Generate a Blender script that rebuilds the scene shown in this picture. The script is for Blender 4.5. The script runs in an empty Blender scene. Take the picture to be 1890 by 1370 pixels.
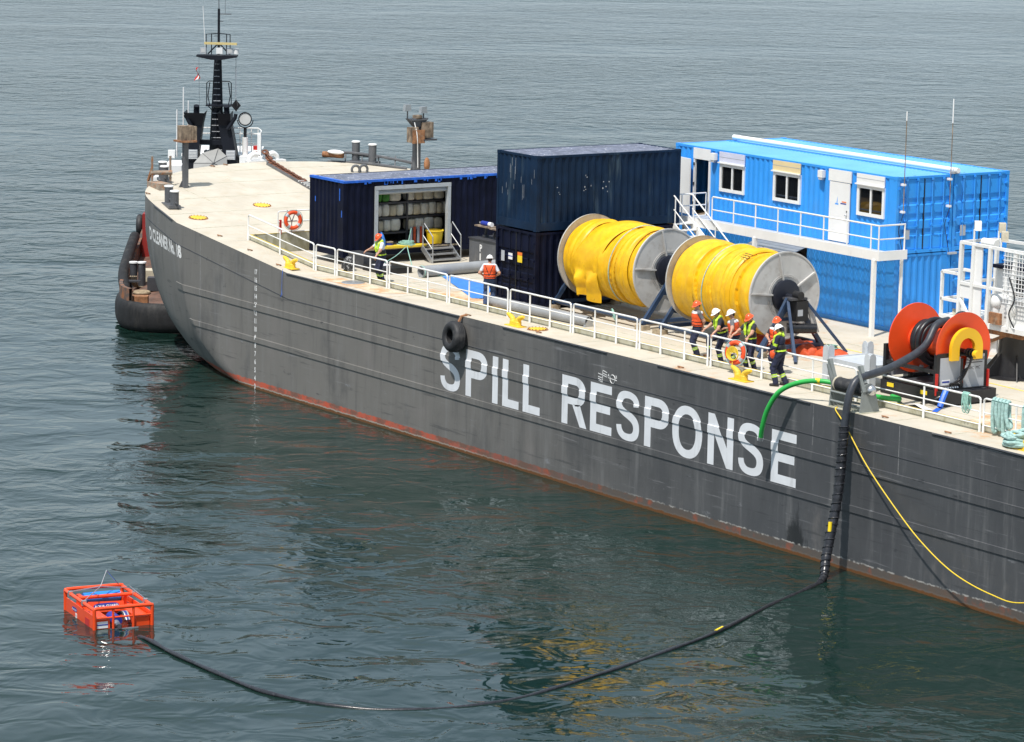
import bpy, bmesh, math, random
import numpy as np
from mathutils import Vector, Matrix
random.seed(7); rng = np.random.default_rng(7)
sc = bpy.context.scene
COL = sc.collection
R = math.radians
ZD = 4.643                       # main deck height above the water

# ------------------------------------------------------------------ camera
cd = bpy.data.cameras.new('camera'); co = bpy.data.objects.new('camera', cd); COL.objects.link(co)
cr = Vector((0.5577987, 0.82974746, 0.01948721)); cu = Vector((-0.1480375, 0.07636078, 0.98602938)); cf = Vector((-0.81666732, 0.55289075, -0.16542768))
mw = Matrix.Identity(4)
for i in range(3):
    mw[i][0] = cr[i]; mw[i][1] = cu[i]; mw[i][2] = -cf[i]
mw[0][3], mw[1][3], mw[2][3] = 85.00885, -61.84307, 21.73551
co.matrix_world = mw
cd.sensor_fit = 'HORIZONTAL'; cd.sensor_width = 36.0; cd.lens = 6267.97 / 1890 * 36
cd.clip_start = 1.0; cd.clip_end = 6000
sc.camera = co

# ------------------------------------------------------------------ sky, sun, exposure
SUN_EL = R(63); sunv = Vector((0.46, -0.888, 0)).normalized()     # horizontal direction towards the sun
sd = Vector((sunv.x * math.cos(SUN_EL), sunv.y * math.cos(SUN_EL), math.sin(SUN_EL)))
w = bpy.data.worlds.new('World'); sc.world = w; w.use_nodes = True
nt = w.node_tree; bg = nt.nodes['Background']
sky = nt.nodes.new('ShaderNodeTexSky'); sky.sky_type = 'NISHITA'; sky.sun_disc = False
sky.sun_elevation = SUN_EL; sky.sun_rotation = math.atan2(sunv.x, sunv.y)
sky.air_density = 1.0; sky.dust_density = 2.0; sky.ozone_density = 1.0; sky.altitude = 0
tcw = nt.nodes.new('ShaderNodeTexCoord'); mpw = nt.nodes.new('ShaderNodeMapping'); mpw.inputs['Scale'].default_value = (1, 1, 2.6); nt.links.new(tcw.outputs['Generated'], mpw.inputs[0])
ncl = nt.nodes.new('ShaderNodeTexNoise'); ncl.inputs['Scale'].default_value = 2.4; ncl.inputs['Detail'].default_value = 5; nt.links.new(mpw.outputs[0], ncl.inputs['Vector'])
rcl = nt.nodes.new('ShaderNodeMapRange'); rcl.inputs['From Min'].default_value = .32; rcl.inputs['From Max'].default_value = .68; rcl.inputs['To Min'].default_value = .30; rcl.inputs['To Max'].default_value = .78; nt.links.new(ncl.outputs['Fac'], rcl.inputs['Value'])
mxw = nt.nodes.new('ShaderNodeMix'); mxw.data_type = 'RGBA'; nt.links.new(rcl.outputs[0], mxw.inputs[0]); nt.links.new(sky.outputs[0], mxw.inputs[6]); mxw.inputs[7].default_value = (5.4, 6.5, 7.3, 1)   # thin bright cloud over the whole sky
nt.links.new(mxw.outputs[2], bg.inputs[0]); bg.inputs[1].default_value = 0.10
sl = bpy.data.lights.new('sun', 'SUN'); so = bpy.data.objects.new('sun', sl); COL.objects.link(so)
sl.energy = 3.7; sl.angle = R(1.2); sl.color = (1.0, 0.955, 0.89)
so.rotation_euler = (-sd).to_track_quat('-Z', 'Y').to_euler(); so.location = (0, -40, 60)
sc.view_settings.view_transform = 'Standard'; sc.view_settings.look = 'None'
sc.view_settings.exposure = 0.40; sc.view_settings.gamma = 1.0; sc.view_settings.use_curve_mapping = False
sc.cycles.max_bounces = 6; sc.cycles.glossy_bounces = 4; sc.cycles.diffuse_bounces = 3
sc.cycles.caustics_reflective = False; sc.cycles.caustics_refractive = False

# ------------------------------------------------------------------ mesh helpers
def V3(a): return np.array(a, float)
def unit(a):
    a = V3(a); n = np.linalg.norm(a); return a / n if n > 1e-9 else a
class MB:
    def __init__(s): s.v = []; s.f = []; s.m = []; s.cm = 0
    def add(s, vs, fs):
        o = len(s.v); s.v.extend([tuple(map(float, q)) for q in vs])
        s.f.extend([tuple(i + o for i in f) for f in fs]); s.m.extend([s.cm] * len(fs)); return s
    def mat(s, i): s.cm = i; return s
    def box(s, c, d, rot=None):
        x, y, z = d[0] / 2, d[1] / 2, d[2] / 2
        vs = [(-x,-y,-z),(x,-y,-z),(x,y,-z),(-x,y,-z),(-x,-y,z),(x,-y,z),(x,y,z),(-x,y,z)]
        if rot is not None:
            M = rot if isinstance(rot, Matrix) else Matrix.Rotation(rot, 3, 'Z')
            vs = [M @ Vector(q) for q in vs]
        vs = [(q[0] + c[0], q[1] + c[1], q[2] + c[2]) for q in vs]
        return s.add(vs, [(0,3,2,1),(4,5,6,7),(0,1,5,4),(1,2,6,5),(2,3,7,6),(3,0,4,7)])
    def bx(s, x0, x1, y0, y1, z0, z1): return s.box(((x0+x1)/2,(y0+y1)/2,(z0+z1)/2), (abs(x1-x0),abs(y1-y0),abs(z1-z0)))
    def bar(s, p, q, w, h=None, up=(0,0,1)):
        h = h or w; p = V3(p); q = V3(q); d = unit(q - p); u = V3(up)
        if abs(d @ u) > .99: u = V3((1,0,0))
        a = unit(np.cross(d, u)); b = np.cross(a, d); vs = []
        for c in (p, q):
            for i, j in ((-1,-1),(1,-1),(1,1),(-1,1)): vs.append(c + a*i*w/2 + b*j*h/2)
        return s.add(vs, [(0,3,2,1),(4,5,6,7),(0,1,5,4),(1,2,6,5),(2,3,7,6),(3,0,4,7)])
    def tube(s, pts, r, n=8, closed=False, caps=True):
        P = [V3(q) for q in pts]; N = len(P)
        rr = r if hasattr(r, '__len__') else [r] * N
        T = []
        for i in range(N):
            a = P[(i-1) % N] if (closed or i > 0) else P[i]; b = P[(i+1) % N] if (closed or i < N-1) else P[i]
            T.append(unit(b - a))
        u = V3((0,0,1)) if abs(T[0][2]) < .9 else V3((1,0,0))
        u = unit(u - T[0] * (u @ T[0])); vs = []
        for i in range(N):
            u = unit(u - T[i] * (u @ T[i])); w_ = np.cross(T[i], u)
            for k in range(n):
                t = 2*math.pi*k/n; vs.append(P[i] + rr[i]*(math.cos(t)*u + math.sin(t)*w_))
        fs = []
        for i in range(N if closed else N-1):
            j = (i+1) % N
            for k in range(n): fs.append((i*n+k, i*n+(k+1)%n, j*n+(k+1)%n, j*n+k))
        if caps and not closed: fs.append(tuple(range(n-1,-1,-1))); fs.append(tuple((N-1)*n+k for k in range(n)))
        return s.add(vs, fs)
    def cyl(s, p, q, r0, r1=None, n=16): return s.tube([p, q], [r0, r0 if r1 is None else r1], n)
    def lathe(s, prof, o=(0,0,0), ax=(0,0,1), n=24):
        a = unit(ax); u = V3((1,0,0)) if abs(a[0]) < .9 else V3((0,1,0)); u = unit(np.cross(a, u)); w_ = np.cross(a, u); vs = []
        for r, h in prof:
            for k in range(n):
                t = 2*math.pi*k/n; vs.append(V3(o) + a*h + max(r,1e-4)*(math.cos(t)*u + math.sin(t)*w_))
        fs = [(i*n+k, i*n+(k+1)%n, (i+1)*n+(k+1)%n, (i+1)*n+k) for i in range(len(prof)-1) for k in range(n)]
        return s.add(vs, fs)
    def torus(s, c, ax, RR, r, n=28, m=8, a0=0, a1=360):
        a = unit(ax); u = V3((0,0,1)) if abs(a[2]) < .9 else V3((1,0,0)); u = unit(u - a*(u@a)); w_ = np.cross(a, u)
        full = abs(a1-a0) >= 359.9; K = n if full else n+1
        pts = [V3(c) + RR*(math.cos(R(a0+(a1-a0)*k/n))*u + math.sin(R(a0+(a1-a0)*k/n))*w_) for k in range(K)]
        return s.tube(pts, r, m, closed=full)
    def prism(s, poly, O, U, W, d):
        O = V3(O); U = unit(U); W = unit(W); N_ = unit(np.cross(U, W)); n = len(poly)
        vs = [O + U*a + W*b for a, b in poly] + [O + U*a + W*b - N_*d for a, b in poly]
        return s.add(vs, [tuple(range(n)), tuple(range(2*n-1, n-1, -1))] + [(i, i+n, (i+1)%n+n, (i+1)%n) for i in range(n)])
    def sph(s, c, r, n=14, m=8):
        r = r if hasattr(r, '__len__') else (r,r,r); vs = [(c[0],c[1],c[2]-r[2])]
        for i in range(1, m):
            t = math.pi*i/m
            for k in range(n):
                q = 2*math.pi*k/n; vs.append((c[0]+r[0]*math.sin(t)*math.cos(q), c[1]+r[1]*math.sin(t)*math.sin(q), c[2]-r[2]*math.cos(t)))
        vs.append((c[0],c[1],c[2]+r[2])); L = len(vs)-1
        fs = [(0, 1+(k+1)%n, 1+k) for k in range(n)] + [(L, 1+(m-2)*n+k, 1+(m-2)*n+(k+1)%n) for k in range(n)]
        fs += [(1+i*n+k, 1+i*n+(k+1)%n, 1+(i+1)*n+(k+1)%n, 1+(i+1)*n+k) for i in range(m-2) for k in range(n)]
        return s.add(vs, fs)
    def grid(s, P):          # P[i][j] points
        a, b = len(P), len(P[0])
        return s.add([q for r_ in P for q in r_], [(i*b+j, i*b+j+1, (i+1)*b+j+1, (i+1)*b+j) for i in range(a-1) for j in range(b-1)])
    def quad(s, *q): return s.add(q, [tuple(range(len(q)))])
    def sheet(s, O, U, W, LU, LW, prof=None, holes=(), N_=None):
        """a pressed sheet: prof is [(u, outward offset)] along U; holes [(u0,u1,w0,w1)]"""
        O = V3(O); U = unit(U); W = unit(W); N_ = unit(np.cross(U, W)) if N_ is None else V3(N_)
        prof = prof or [(0,0),(LU,0)]; us = [a for a,_ in prof]; of = [b for _,b in prof]
        ub = sorted(set([round(a,4) for a in us if 0 <= a <= LU] + [0, LU] + [round(min(max(h[i],0),LU),4) for h in holes for i in (0,1)]))
        for a, b in zip(ub, ub[1:]):
            if b-a < 1e-4: continue
            m = (a+b)/2; cut = sorted([(h[2],h[3]) for h in holes if h[0] < m < h[1]]); z = 0; seg = []
            for c0, c1 in cut:
                if c0 > z: seg.append((z, c0))
                z = max(z, c1)
            if z < LW: seg.append((z, LW))
            oa, ob = np.interp(a, us, of), np.interp(b, us, of)
            for c0, c1 in seg:
                s.quad(O+U*a+W*c0+N_*oa, O+U*b+W*c0+N_*ob, O+U*b+W*c1+N_*ob, O+U*a+W*c1+N_*oa)
        return s
    def build(s, name, mats, parent=None, smooth=40, **tags):
        me = bpy.data.meshes.new(name); me.from_pydata(s.v, [], s.f)
        mats = mats if isinstance(mats, (list, tuple)) else [mats]
        for m in mats: me.materials.append(M[m] if isinstance(m, str) else m)
        if len(mats) > 1: me.polygons.foreach_set('material_index', s.m)
        if smooth:
            me.polygons.foreach_set('use_smooth', [True]*len(me.polygons)); me.set_sharp_from_angle(angle=R(smooth))
        me.update()
        o = bpy.data.objects.new(name, me); COL.objects.link(o)
        if parent is not None: o.parent = parent
        for k, v in tags.items(): o[k] = v
        return o
def thing(name, label, cat, loc=(0,0,0), rz=0, group=None):
    o = bpy.data.objects.new(name, None); COL.objects.link(o); o.empty_display_size = .3
    o.location = loc; o.rotation_euler = (0,0,rz); o['label'] = label; o['category'] = cat
    if group: o['group'] = group
    return o
def tag(o, label, cat, group=None):
    o['label'] = label; o['category'] = cat
    if group: o['group'] = group
    return o
def copy_tree(o, parent=None):
    c = o.copy(); COL.objects.link(c); c.parent = parent
    for ch in list(o.children): copy_tree(ch, c)
    return c
def corr(L, pitch=.278, dep=.036, start=.06):
    p = [(0,0)]; a = start
    while a + pitch < L - .02:
        p += [(a,0),(a+.068,-dep),(a+.068+.072,-dep),(a+.068*2+.072,0)]; a += pitch
    return p + [(L,0)]
def smooth_path(pts, k=6):
    P = [V3(q) for q in pts]; out = []
    for i in range(len(P)-1):
        a = P[max(i-1,0)]; b = P[i]; c = P[i+1]; d = P[min(i+2,len(P)-1)]
        for t in np.linspace(0,1,k,endpoint=False):
            out.append(.5*((2*b)+(-a+c)*t+(2*a-5*b+4*c-d)*t*t+(-a+3*b-3*c+d)*t**3))
    out.append(P[-1]); return out
def text_mesh(txt, size=1., bold=0., sx=1., align='LEFT', spacing=1.):
    cu_ = bpy.data.curves.new('txt','FONT'); cu_.body = txt; cu_.size = size; cu_.offset = bold; cu_.align_x = align; cu_.space_character = spacing; cu_.resolution_u = 3
    ob = bpy.data.objects.new('txt', cu_); COL.objects.link(ob)
    dg = bpy.context.evaluated_depsgraph_get(); me = bpy.data.meshes.new_from_object(ob.evaluated_get(dg))
    bpy.data.objects.remove(ob); bpy.data.curves.remove(cu_)
    vs = [(v.co.x*sx, v.co.y) for v in me.vertices]; fs = [tuple(p.vertices) for p in me.polygons]; bpy.data.meshes.remove(me)
    return vs, fs
def text_on(mb, txt, O, U, W, size, bold=0., sx=1., align='LEFT', off=.004, spacing=1.):
    O = V3(O); U = unit(U); W = unit(W); N_ = unit(np.cross(U, W)); vs, fs = text_mesh(txt, size, bold, sx, align, spacing)
    return mb.add([O+U*a+W*b+N_*off for a,b in vs], fs)

# ------------------------------------------------------------------ materials
M = {}
def newmat(name):
    m = bpy.data.materials.new(name); m.use_nodes = True; M[name] = m
    return m, m.node_tree, m.node_tree.nodes['Principled BSDF']
def nd(t, typ, **kw):
    n = t.nodes.new(typ)
    for k, v in kw.items():
        if k.startswith('i_'): n.inputs[k[2:].replace('_',' ')].default_value = v
        else: setattr(n, k, v)
    return n
def noise(t, vec, scale, detail=4, rough=.55, dist=0):
    n = nd(t,'ShaderNodeTexNoise'); n.inputs['Scale'].default_value = scale; n.inputs['Detail'].default_value = detail
    n.inputs['Roughness'].default_value = rough; n.inputs['Distortion'].default_value = dist
    t.links.new(vec, n.inputs['Vector']); return n.outputs['Fac']
def mapping(t, vec, scale=(1,1,1), loc=(0,0,0), rot=(0,0,0)):
    n = nd(t,'ShaderNodeMapping'); n.inputs['Scale'].default_value = scale; n.inputs['Location'].default_value = loc; n.inputs['Rotation'].default_value = rot
    t.links.new(vec, n.inputs['Vector']); return n.outputs[0]
def ramp(t, fac, a, b):
    n = nd(t,'ShaderNodeMapRange', interpolation_type='SMOOTHSTEP'); n.inputs['From Min'].default_value = a; n.inputs['From Max'].default_value = b
    t.links.new(fac, n.inputs['Value']); return n.outputs[0]
def math_(t, op, a, b=None, c=None):
    n = nd(t,'ShaderNodeMath', operation=op)
    for i, q in enumerate((a,b,c)):
        if q is None: continue
        if isinstance(q,(int,float)): n.inputs[i].default_value = q
        else: t.links.new(q, n.inputs[i])
    return n.outputs[0]
def mixc(t, fac, a, b, mode='MIX'):
    n = nd(t,'ShaderNodeMix', data_type='RGBA', blend_type=mode)
    if isinstance(fac,(int,float)): n.inputs[0].default_value = fac
    else: t.links.new(fac, n.inputs[0])
    for s_, q in ((6,a),(7,b)):
        if isinstance(q,(tuple,list)): n.inputs[s_].default_value = (*q[:3],1)
        else: t.links.new(q, n.inputs[s_])
    return n.outputs[2]
def coords(t): return nd(t,'ShaderNodeTexCoord').outputs['Object']
def sep(t, v):
    n = nd(t,'ShaderNodeSeparateXYZ'); t.links.new(v, n.inputs[0]); return n.outputs
def bumpn(t, bs, h, strength, dist=.01):
    n = nd(t,'ShaderNodeBump'); n.inputs['Strength'].default_value = strength; n.inputs['Distance'].default_value = dist
    t.links.new(h, n.inputs['Height']); t.links.new(n.outputs[0], bs.inputs['Normal'])
def paint(name, col, rough=.5, metal=0., var=.15, vs=1.2, dirt=None, da=.5, ds=1.5, streak=1., thr=.52, bump=0., bs_=30, spec=.5):
    m, t, b = newmat(name); c = coords(t)
    a = tuple(x*(1-var) for x in col); d = tuple(min(1,x*(1+var)) for x in col)
    k = mixc(t, ramp(t, noise(t, c, vs, 5), .3, .7), a, d)
    if dirt:
        v = mapping(t, c, (1,1,1/streak)); f = ramp(t, noise(t, v, ds, 8, .65), thr, thr+.2)
        k = mixc(t, math_(t,'MULTIPLY', f, da), k, dirt)
    t.links.new(k, b.inputs['Base Color']); b.inputs['Metallic'].default_value = metal
    r = nd(t,'ShaderNodeMapRange'); r.inputs['To Min'].default_value = max(.02,rough-.1); r.inputs['To Max'].default_value = min(1,rough+.12)
    t.links.new(noise(t, c, vs*5, 3), r.inputs['Value']); t.links.new(r.outputs[0], b.inputs['Roughness'])
    b.inputs['Specular IOR Level'].default_value = spec
    if bump: bumpn(t, b, noise(t, c, bs_, 4), bump, .01)
    return m
RUST = (.16,.06,.022); BROWN = (.09,.06,.04)
paint('rail_white', (.78,.78,.76), .45, var=.05, dirt=(.35,.25,.17), da=.5, ds=6, thr=.62)
paint('white', (.80,.80,.79), .42, var=.04, dirt=(.4,.37,.32), da=.4, ds=3, streak=3, thr=.58)
paint('white_rusty', (.78,.78,.76), .5, var=.05, dirt=RUST, da=.85, ds=4, streak=2, thr=.60)
paint('coaming', (.46,.45,.36), .7, var=.1, dirt=(.24,.22,.10), da=.6, ds=3, streak=2, thr=.45)
paint('yellow_paint', (.80,.52,.04), .5, var=.1, dirt=(.35,.2,.06), da=.6, ds=8, thr=.58)
paint('yellow_line', (.80,.58,.13), .6, var=.1, dirt=(.4,.36,.28), da=.7, ds=4, thr=.52)
paint('rusty', (.28,.13,.06), .85, var=.35, vs=6, dirt=(.35,.28,.2), da=.6, ds=5, thr=.5, bump=.3)
paint('rust_chain', (.14,.055,.03), .8, var=.3, vs=9)
paint('grey_steel', (.10,.105,.115), .5, var=.15, dirt=(.2,.19,.18), da=.5, ds=4, streak=3)
paint('dark_grey', (.05,.052,.06), .5, var=.15, dirt=(.14,.13,.12), da=.5, ds=4, streak=2)
paint('cap_white', (.78,.78,.77), .5, var=.04)
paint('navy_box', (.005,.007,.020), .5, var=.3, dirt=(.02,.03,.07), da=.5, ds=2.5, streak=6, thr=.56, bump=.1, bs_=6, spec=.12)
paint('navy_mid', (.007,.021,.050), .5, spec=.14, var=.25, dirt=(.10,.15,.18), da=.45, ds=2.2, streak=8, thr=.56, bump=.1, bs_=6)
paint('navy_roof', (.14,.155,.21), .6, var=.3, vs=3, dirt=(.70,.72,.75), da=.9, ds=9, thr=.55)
paint('drip_blue', (.02,.13,.60), .4, var=.2, vs=5)
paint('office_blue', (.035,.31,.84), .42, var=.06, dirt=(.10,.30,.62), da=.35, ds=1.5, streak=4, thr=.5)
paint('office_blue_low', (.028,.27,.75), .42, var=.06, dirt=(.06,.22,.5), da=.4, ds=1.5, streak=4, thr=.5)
paint('office_roof', (.14,.41,.78), .6, var=.08, vs=.7, dirt=(.5,.62,.72), da=.4, ds=3, thr=.6)
paint('awning_lilac', (.60,.62,.76), .6, var=.05); paint('awning_beige', (.74,.60,.34), .6, var=.05)
paint('fender_black', (.010,.010,.011), .7, var=.4, vs=3, dirt=(.05,.045,.04), da=.6, ds=3, streak=5, thr=.5, bump=.6, bs_=9)
paint('rubber', (.022,.022,.024), .6, var=.3, vs=4, dirt=(.10,.095,.09), da=.5, ds=3, thr=.5)
paint('black', (.012,.012,.014), .45, var=.3, dirt=(.05,.05,.05), da=.4, ds=4)
paint('black_gloss', (.010,.010,.012), .25, var=.3)
paint('hose_black', (.020,.021,.026), .28, var=.3, vs=6, dirt=(.07,.07,.08), da=.6, ds=9, bump=.25, bs_=14)
paint('hose_dark', (.012,.013,.016), .35, var=.25, vs=6)
paint('rust_frame', (.30,.25,.20), .85, var=.25, vs=4, dirt=(.36,.13,.04), da=.85, ds=5, thr=.46, bump=.3)
paint('hose_grey', (.035,.040,.050), .42, var=.2, vs=6)
paint('orange', (.80,.075,.015), .33, var=.06, vs=2, dirt=(.5,.08,.03), da=.3, ds=4)
paint('orange_soft', (.55,.075,.018), .65, var=.15, vs=8, bump=.3, bs_=20)
paint('reel_yellow', (.86,.50,.02), .4, var=.05)
paint('tub_yellow', (.86,.60,.02), .4, var=.05)
paint('panel_grey', (.42,.44,.47), .4, var=.04, dirt=(.3,.3,.31), da=.3, ds=3)
paint('flange_grey', (.50,.49,.47), .55, var=.08, vs=1.5, dirt=(.30,.27,.24), da=.55, ds=2.2, thr=.48)
paint('stand_blue', (.022,.045,.095), .4, var=.25, dirt=(.09,.11,.14), da=.5, ds=5)
paint('hub_dark', (.012,.014,.024), .45, var=.2)
paint('alu', (.48,.49,.50), .35, metal=.7, var=.08, vs=4, dirt=(.3,.29,.28), da=.4, ds=5)
paint('bench_grey', (.50,.53,.56), .5, var=.05, dirt=(.3,.32,.34), da=.4, ds=4)
paint('fairlead_grey', (.24,.26,.25), .45, var=.1, vs=3, dirt=(.14,.14,.13), da=.4, ds=3, streak=3)
paint('pipe_grey', (.30,.31,.32), .4, var=.1, vs=2, dirt=(.17,.16,.15), da=.5, ds=4)
paint('wood', (.34,.27,.18), .8, var=.25, vs=8, dirt=(.15,.10,.06), da=.5, ds=5)
paint('wood_old', (.25,.19,.135), .85, var=.4, vs=5, dirt=(.09,.065,.05), da=.75, ds=5, streak=4, thr=.45)
paint('tarp_blue', (.05,.22,.66), .5, var=.1, vs=5, bump=.4, bs_=6)
paint('green_hose', (.03,.40,.07), .4, var=.1, vs=4)
paint('rope_yellow', (.78,.55,.03), .6, var=.1, vs=20)
paint('rope_teal', (.33,.50,.47), .85, var=.2, vs=14, dirt=(.5,.55,.5), da=.5, ds=16, bump=.6, bs_=40)
paint('rope_green', (.28,.50,.43), .7, var=.15, vs=14)
paint('skin', (.50,.27,.18), .55, var=.1, vs=8)
paint('navy_cloth', (.016,.020,.048), .85, var=.3, vs=9, bump=.5, bs_=14)
paint('jeans', (.035,.06,.13), .85, var=.3, vs=9, bump=.4, bs_=14)
paint('grey_cloth', (.14,.14,.145), .85, var=.2, vs=9, bump=.4, bs_=14)
paint('char_cloth', (.022,.024,.034), .85, var=.2, vs=9, bump=.4, bs_=14)
paint('white_cloth', (.62,.66,.74), .85, var=.08, vs=9, bump=.4, bs_=14)
paint('hivis', (.55,.80,.05), .6, var=.06, vs=12)
paint('vest_orange', (.82,.10,.02), .6, var=.1, vs=12, bump=.4, bs_=16)
paint('boot', (.025,.020,.016), .6, var=.3); paint('boot_brown', (.13,.07,.035), .7, var=.3); paint('hair', (.03,.02,.015), .6)
paint('helmet_white', (.84,.84,.83), .25, var=.02); paint('helmet_orange', (.85,.12,.035), .25, var=.03)
paint('silver', (.62,.62,.62), .25, metal=.9, var=.05)
paint('bundle', (.66,.65,.59), .8, var=.1, vs=5, dirt=(.45,.42,.34), da=.5, ds=6, bump=.6, bs_=12)
paint('bundle_tan', (.52,.47,.36), .8, var=.12, vs=5, bump=.6, bs_=12); paint('bundle_green', (.07,.26,.05), .75, var=.15, vs=5, bump=.6, bs_=12)
paint('shutter', (.42,.45,.47), .4, var=.05, vs=3, dirt=(.3,.27,.2), da=.4, ds=4)
paint('red', (.50,.02,.015), .4, var=.1); paint('tug_red', (.26,.02,.016), .5, var=.12, dirt=(.2,.05,.03), da=.5, ds=3, streak=3)
paint('tug_deck', (.13,.07,.05), .8, var=.35, vs=2.5, dirt=(.10,.08,.07), da=.7, ds=3, thr=.45, bump=.3)
paint('tug_bulwark', (.12,.085,.07), .75, var=.35, vs=2, dirt=(.32,.11,.03), da=.9, ds=2.0, thr=.47, bump=.3)
paint('funnel_black', (.010,.012,.018), .5, var=.2, spec=.25)
paint('canopy_grey', (.30,.30,.29), .6, var=.08, vs=2)
paint('print_blue', (.02,.04,.30), .5, var=.03); paint('print_white', (.8,.8,.8), .5, var=.02); paint('print_dark', (.05,.04,.05), .5, var=.02)
paint('print_red', (.5,.03,.03), .5, var=.02); paint('sign_yellow', (.85,.62,.02), .45, var=.03); paint('sign_orange', (.85,.20,.03), .45, var=.03)
paint('lifering', (.80,.085,.02), .5, var=.06); paint('brush_blue', (.02,.22,.70), .8, var=.1, vs=20, bump=.6, bs_=30)
paint('letter', (.72,.74,.77), .55, var=.05, vs=1.5, dirt=(.44,.45,.46), da=.6, ds=2.2, streak=5, thr=.53)
paint('mark_white', (.75,.75,.74), .6, var=.04)
paint('radar_yellow', (.62,.50,.22), .5, var=.05)
paint('seam_dark', (.16,.085,.01), .7, var=.2)
def glass(name, col=(.008,.009,.010)):
    m, t, b = newmat(name); b.inputs['Base Color'].default_value = (*col,1); b.inputs['Roughness'].default_value = .04; b.inputs['Specular IOR Level'].default_value = .6
glass('pane'); glass('lens', (.55,.56,.55))

# yellow boom fabric: pleats, seams and grime
m, t, b = newmat('boom'); c = coords(t); g = noise(t, c, 3.0, 6, .6)
k = mixc(t, ramp(t,g,.3,.7), (.72,.385,.006), (.88,.51,.010)); k = mixc(t, math_(t,'MULTIPLY', ramp(t, noise(t,c,1.3,8,.7), .56,.72), .35), k, (.45,.24,.03))
k = mixc(t, math_(t,'MULTIPLY', ramp(t, noise(t,c,9,3), .68,.71), .4), k, (.20,.11,.02))
t.links.new(k, b.inputs['Base Color']); b.inputs['Roughness'].default_value = .42
bumpn(t, b, noise(t, mapping(t, c, (2.2,.6,.6)), 5, 5, .6, 1.0), .35, .02)

# hull paint: grey, streaked and scuffed, boot-top and waterline stain by height
m, t, b = newmat('hull'); c = coords(t); x, y, z = sep(t, c)
st = noise(t, mapping(t, c, (1,1,.09)), 2.2, 5, .65); big = noise(t, mapping(t,c,(.09,.3,.25)), 1.0, 4); fine = noise(t, mapping(t,c,(1,1,.45)), 5, 6, .7)
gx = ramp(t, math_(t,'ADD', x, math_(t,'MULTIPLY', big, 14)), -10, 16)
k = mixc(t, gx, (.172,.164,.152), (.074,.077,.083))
bl = noise(t, mapping(t,c,(.30,.3,.16),(2,0,5)), 1.0, 6, .65); k = mixc(t, math_(t,'MULTIPLY', ramp(t, bl, .50,.62), .42), k, (.045,.047,.052)); k = mixc(t, math_(t,'MULTIPLY', ramp(t, bl, .47,.36), math_(t,'MULTIPLY_ADD', ramp(t,z,3.3,2.4), .40, .10)), k, (.20,.185,.175))
k = mixc(t, math_(t,'MULTIPLY', ramp(t, st, .50,.72), .35), k, (.23,.23,.23)); k = mixc(t, math_(t,'MULTIPLY', ramp(t, st, .48,.30), .4), k, (.06,.06,.062))
k = mixc(t, math_(t,'MULTIPLY', ramp(t, fine, .58,.75), .35), k, (.20,.205,.21))
sc1 = noise(t, mapping(t,c,(.5,.5,1.6),(3,0,7)), 1.6, 8, .7); sl_ = math_(t,'MULTIPLY', ramp(t, sc1, .60,.70), math_(t,'MULTIPLY', ramp(t,z,2.4,1.6), ramp(t,fine,.42,.6)))
k = mixc(t, math_(t,'MULTIPLY', sl_, .8), k, (.25,.26,.28)); k = mixc(t, math_(t,'MULTIPLY', ramp(t, noise(t, mapping(t,c,(.6,.6,1.5),(9,2,1)), 1.5, 8,.7), .62,.70), .75), k, (.022,.024,.028))
scr = noise(t, mapping(t,c,(.16,1,3.2),(1,3,8)), 2.2, 6, .7); k = mixc(t, math_(t,'MULTIPLY', ramp(t, scr, .60,.70), math_(t,'MULTIPLY_ADD', ramp(t,bl,.4,.6), .4, .15)), k, (.27,.27,.28)); k = mixc(t, math_(t,'MULTIPLY', ramp(t, scr, .40,.31), .45), k, (.03,.032,.036))
# a tar-like run below the hose
dx = math_(t,'ABSOLUTE', math_(t,'SUBTRACT', math_(t,'ADD', x, math_(t,'MULTIPLY', math_(t,'ADD', fine, st), .9)), 9.65)); wd = math_(t,'MULTIPLY_ADD', ramp(t,z,1.4,.2), .42, .06)
run = math_(t,'MULTIPLY', ramp(t, math_(t,'SUBTRACT', wd, dx), -.1,.2), ramp(t, z, 1.75,1.5)); k = mixc(t, math_(t,'MULTIPLY', run, .85), k, (.012,.013,.014))
# plate butts: thin pale vertical runs
for xx, zt, zb in ((-23.1,5.0,4.0),(9.35,4.6,3.4),(13.2,4.6,3.2),(-27.6,5.2,1.0),(-16.2,4.6,3.6)):
    f = math_(t,'MULTIPLY', math_(t,'LESS_THAN', math_(t,'ABSOLUTE', math_(t,'SUBTRACT', x, xx)), .012), math_(t,'MULTIPLY', math_(t,'LESS_THAN', z, zt), math_(t,'GREATER_THAN', z, zb)))
    k = mixc(t, math_(t,'MULTIPLY', f, ramp(t, fine,.35,.6)), k, (.30,.30,.30))
zz = math_(t,'ADD', z, math_(t,'MULTIPLY', math_(t,'SUBTRACT', fine, .5), .16))
rf = ramp(t, math_(t,'ADD', x, math_(t,'MULTIPLY', big, 18)), 8, -6)
red = mixc(t, ramp(t, noise(t, mapping(t,c,(1,1,.3)), 3, 6), .35,.65), (.52,.085,.04), (.36,.13,.09)); red2 = mixc(t, ramp(t, noise(t,c,2.2,6), .52,.72), (.10,.085,.075), (.26,.08,.045))
redc = mixc(t, rf, red2, red); redc = mixc(t, math_(t,'MULTIPLY', ramp(t, noise(t, mapping(t,c,(.7,1,1.5),(6,1,2)), 1.7, 6, .7), .46,.60), .75), redc, (.12,.085,.065))
k = mixc(t, ramp(t, zz, .325,.315), k, redc)
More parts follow.
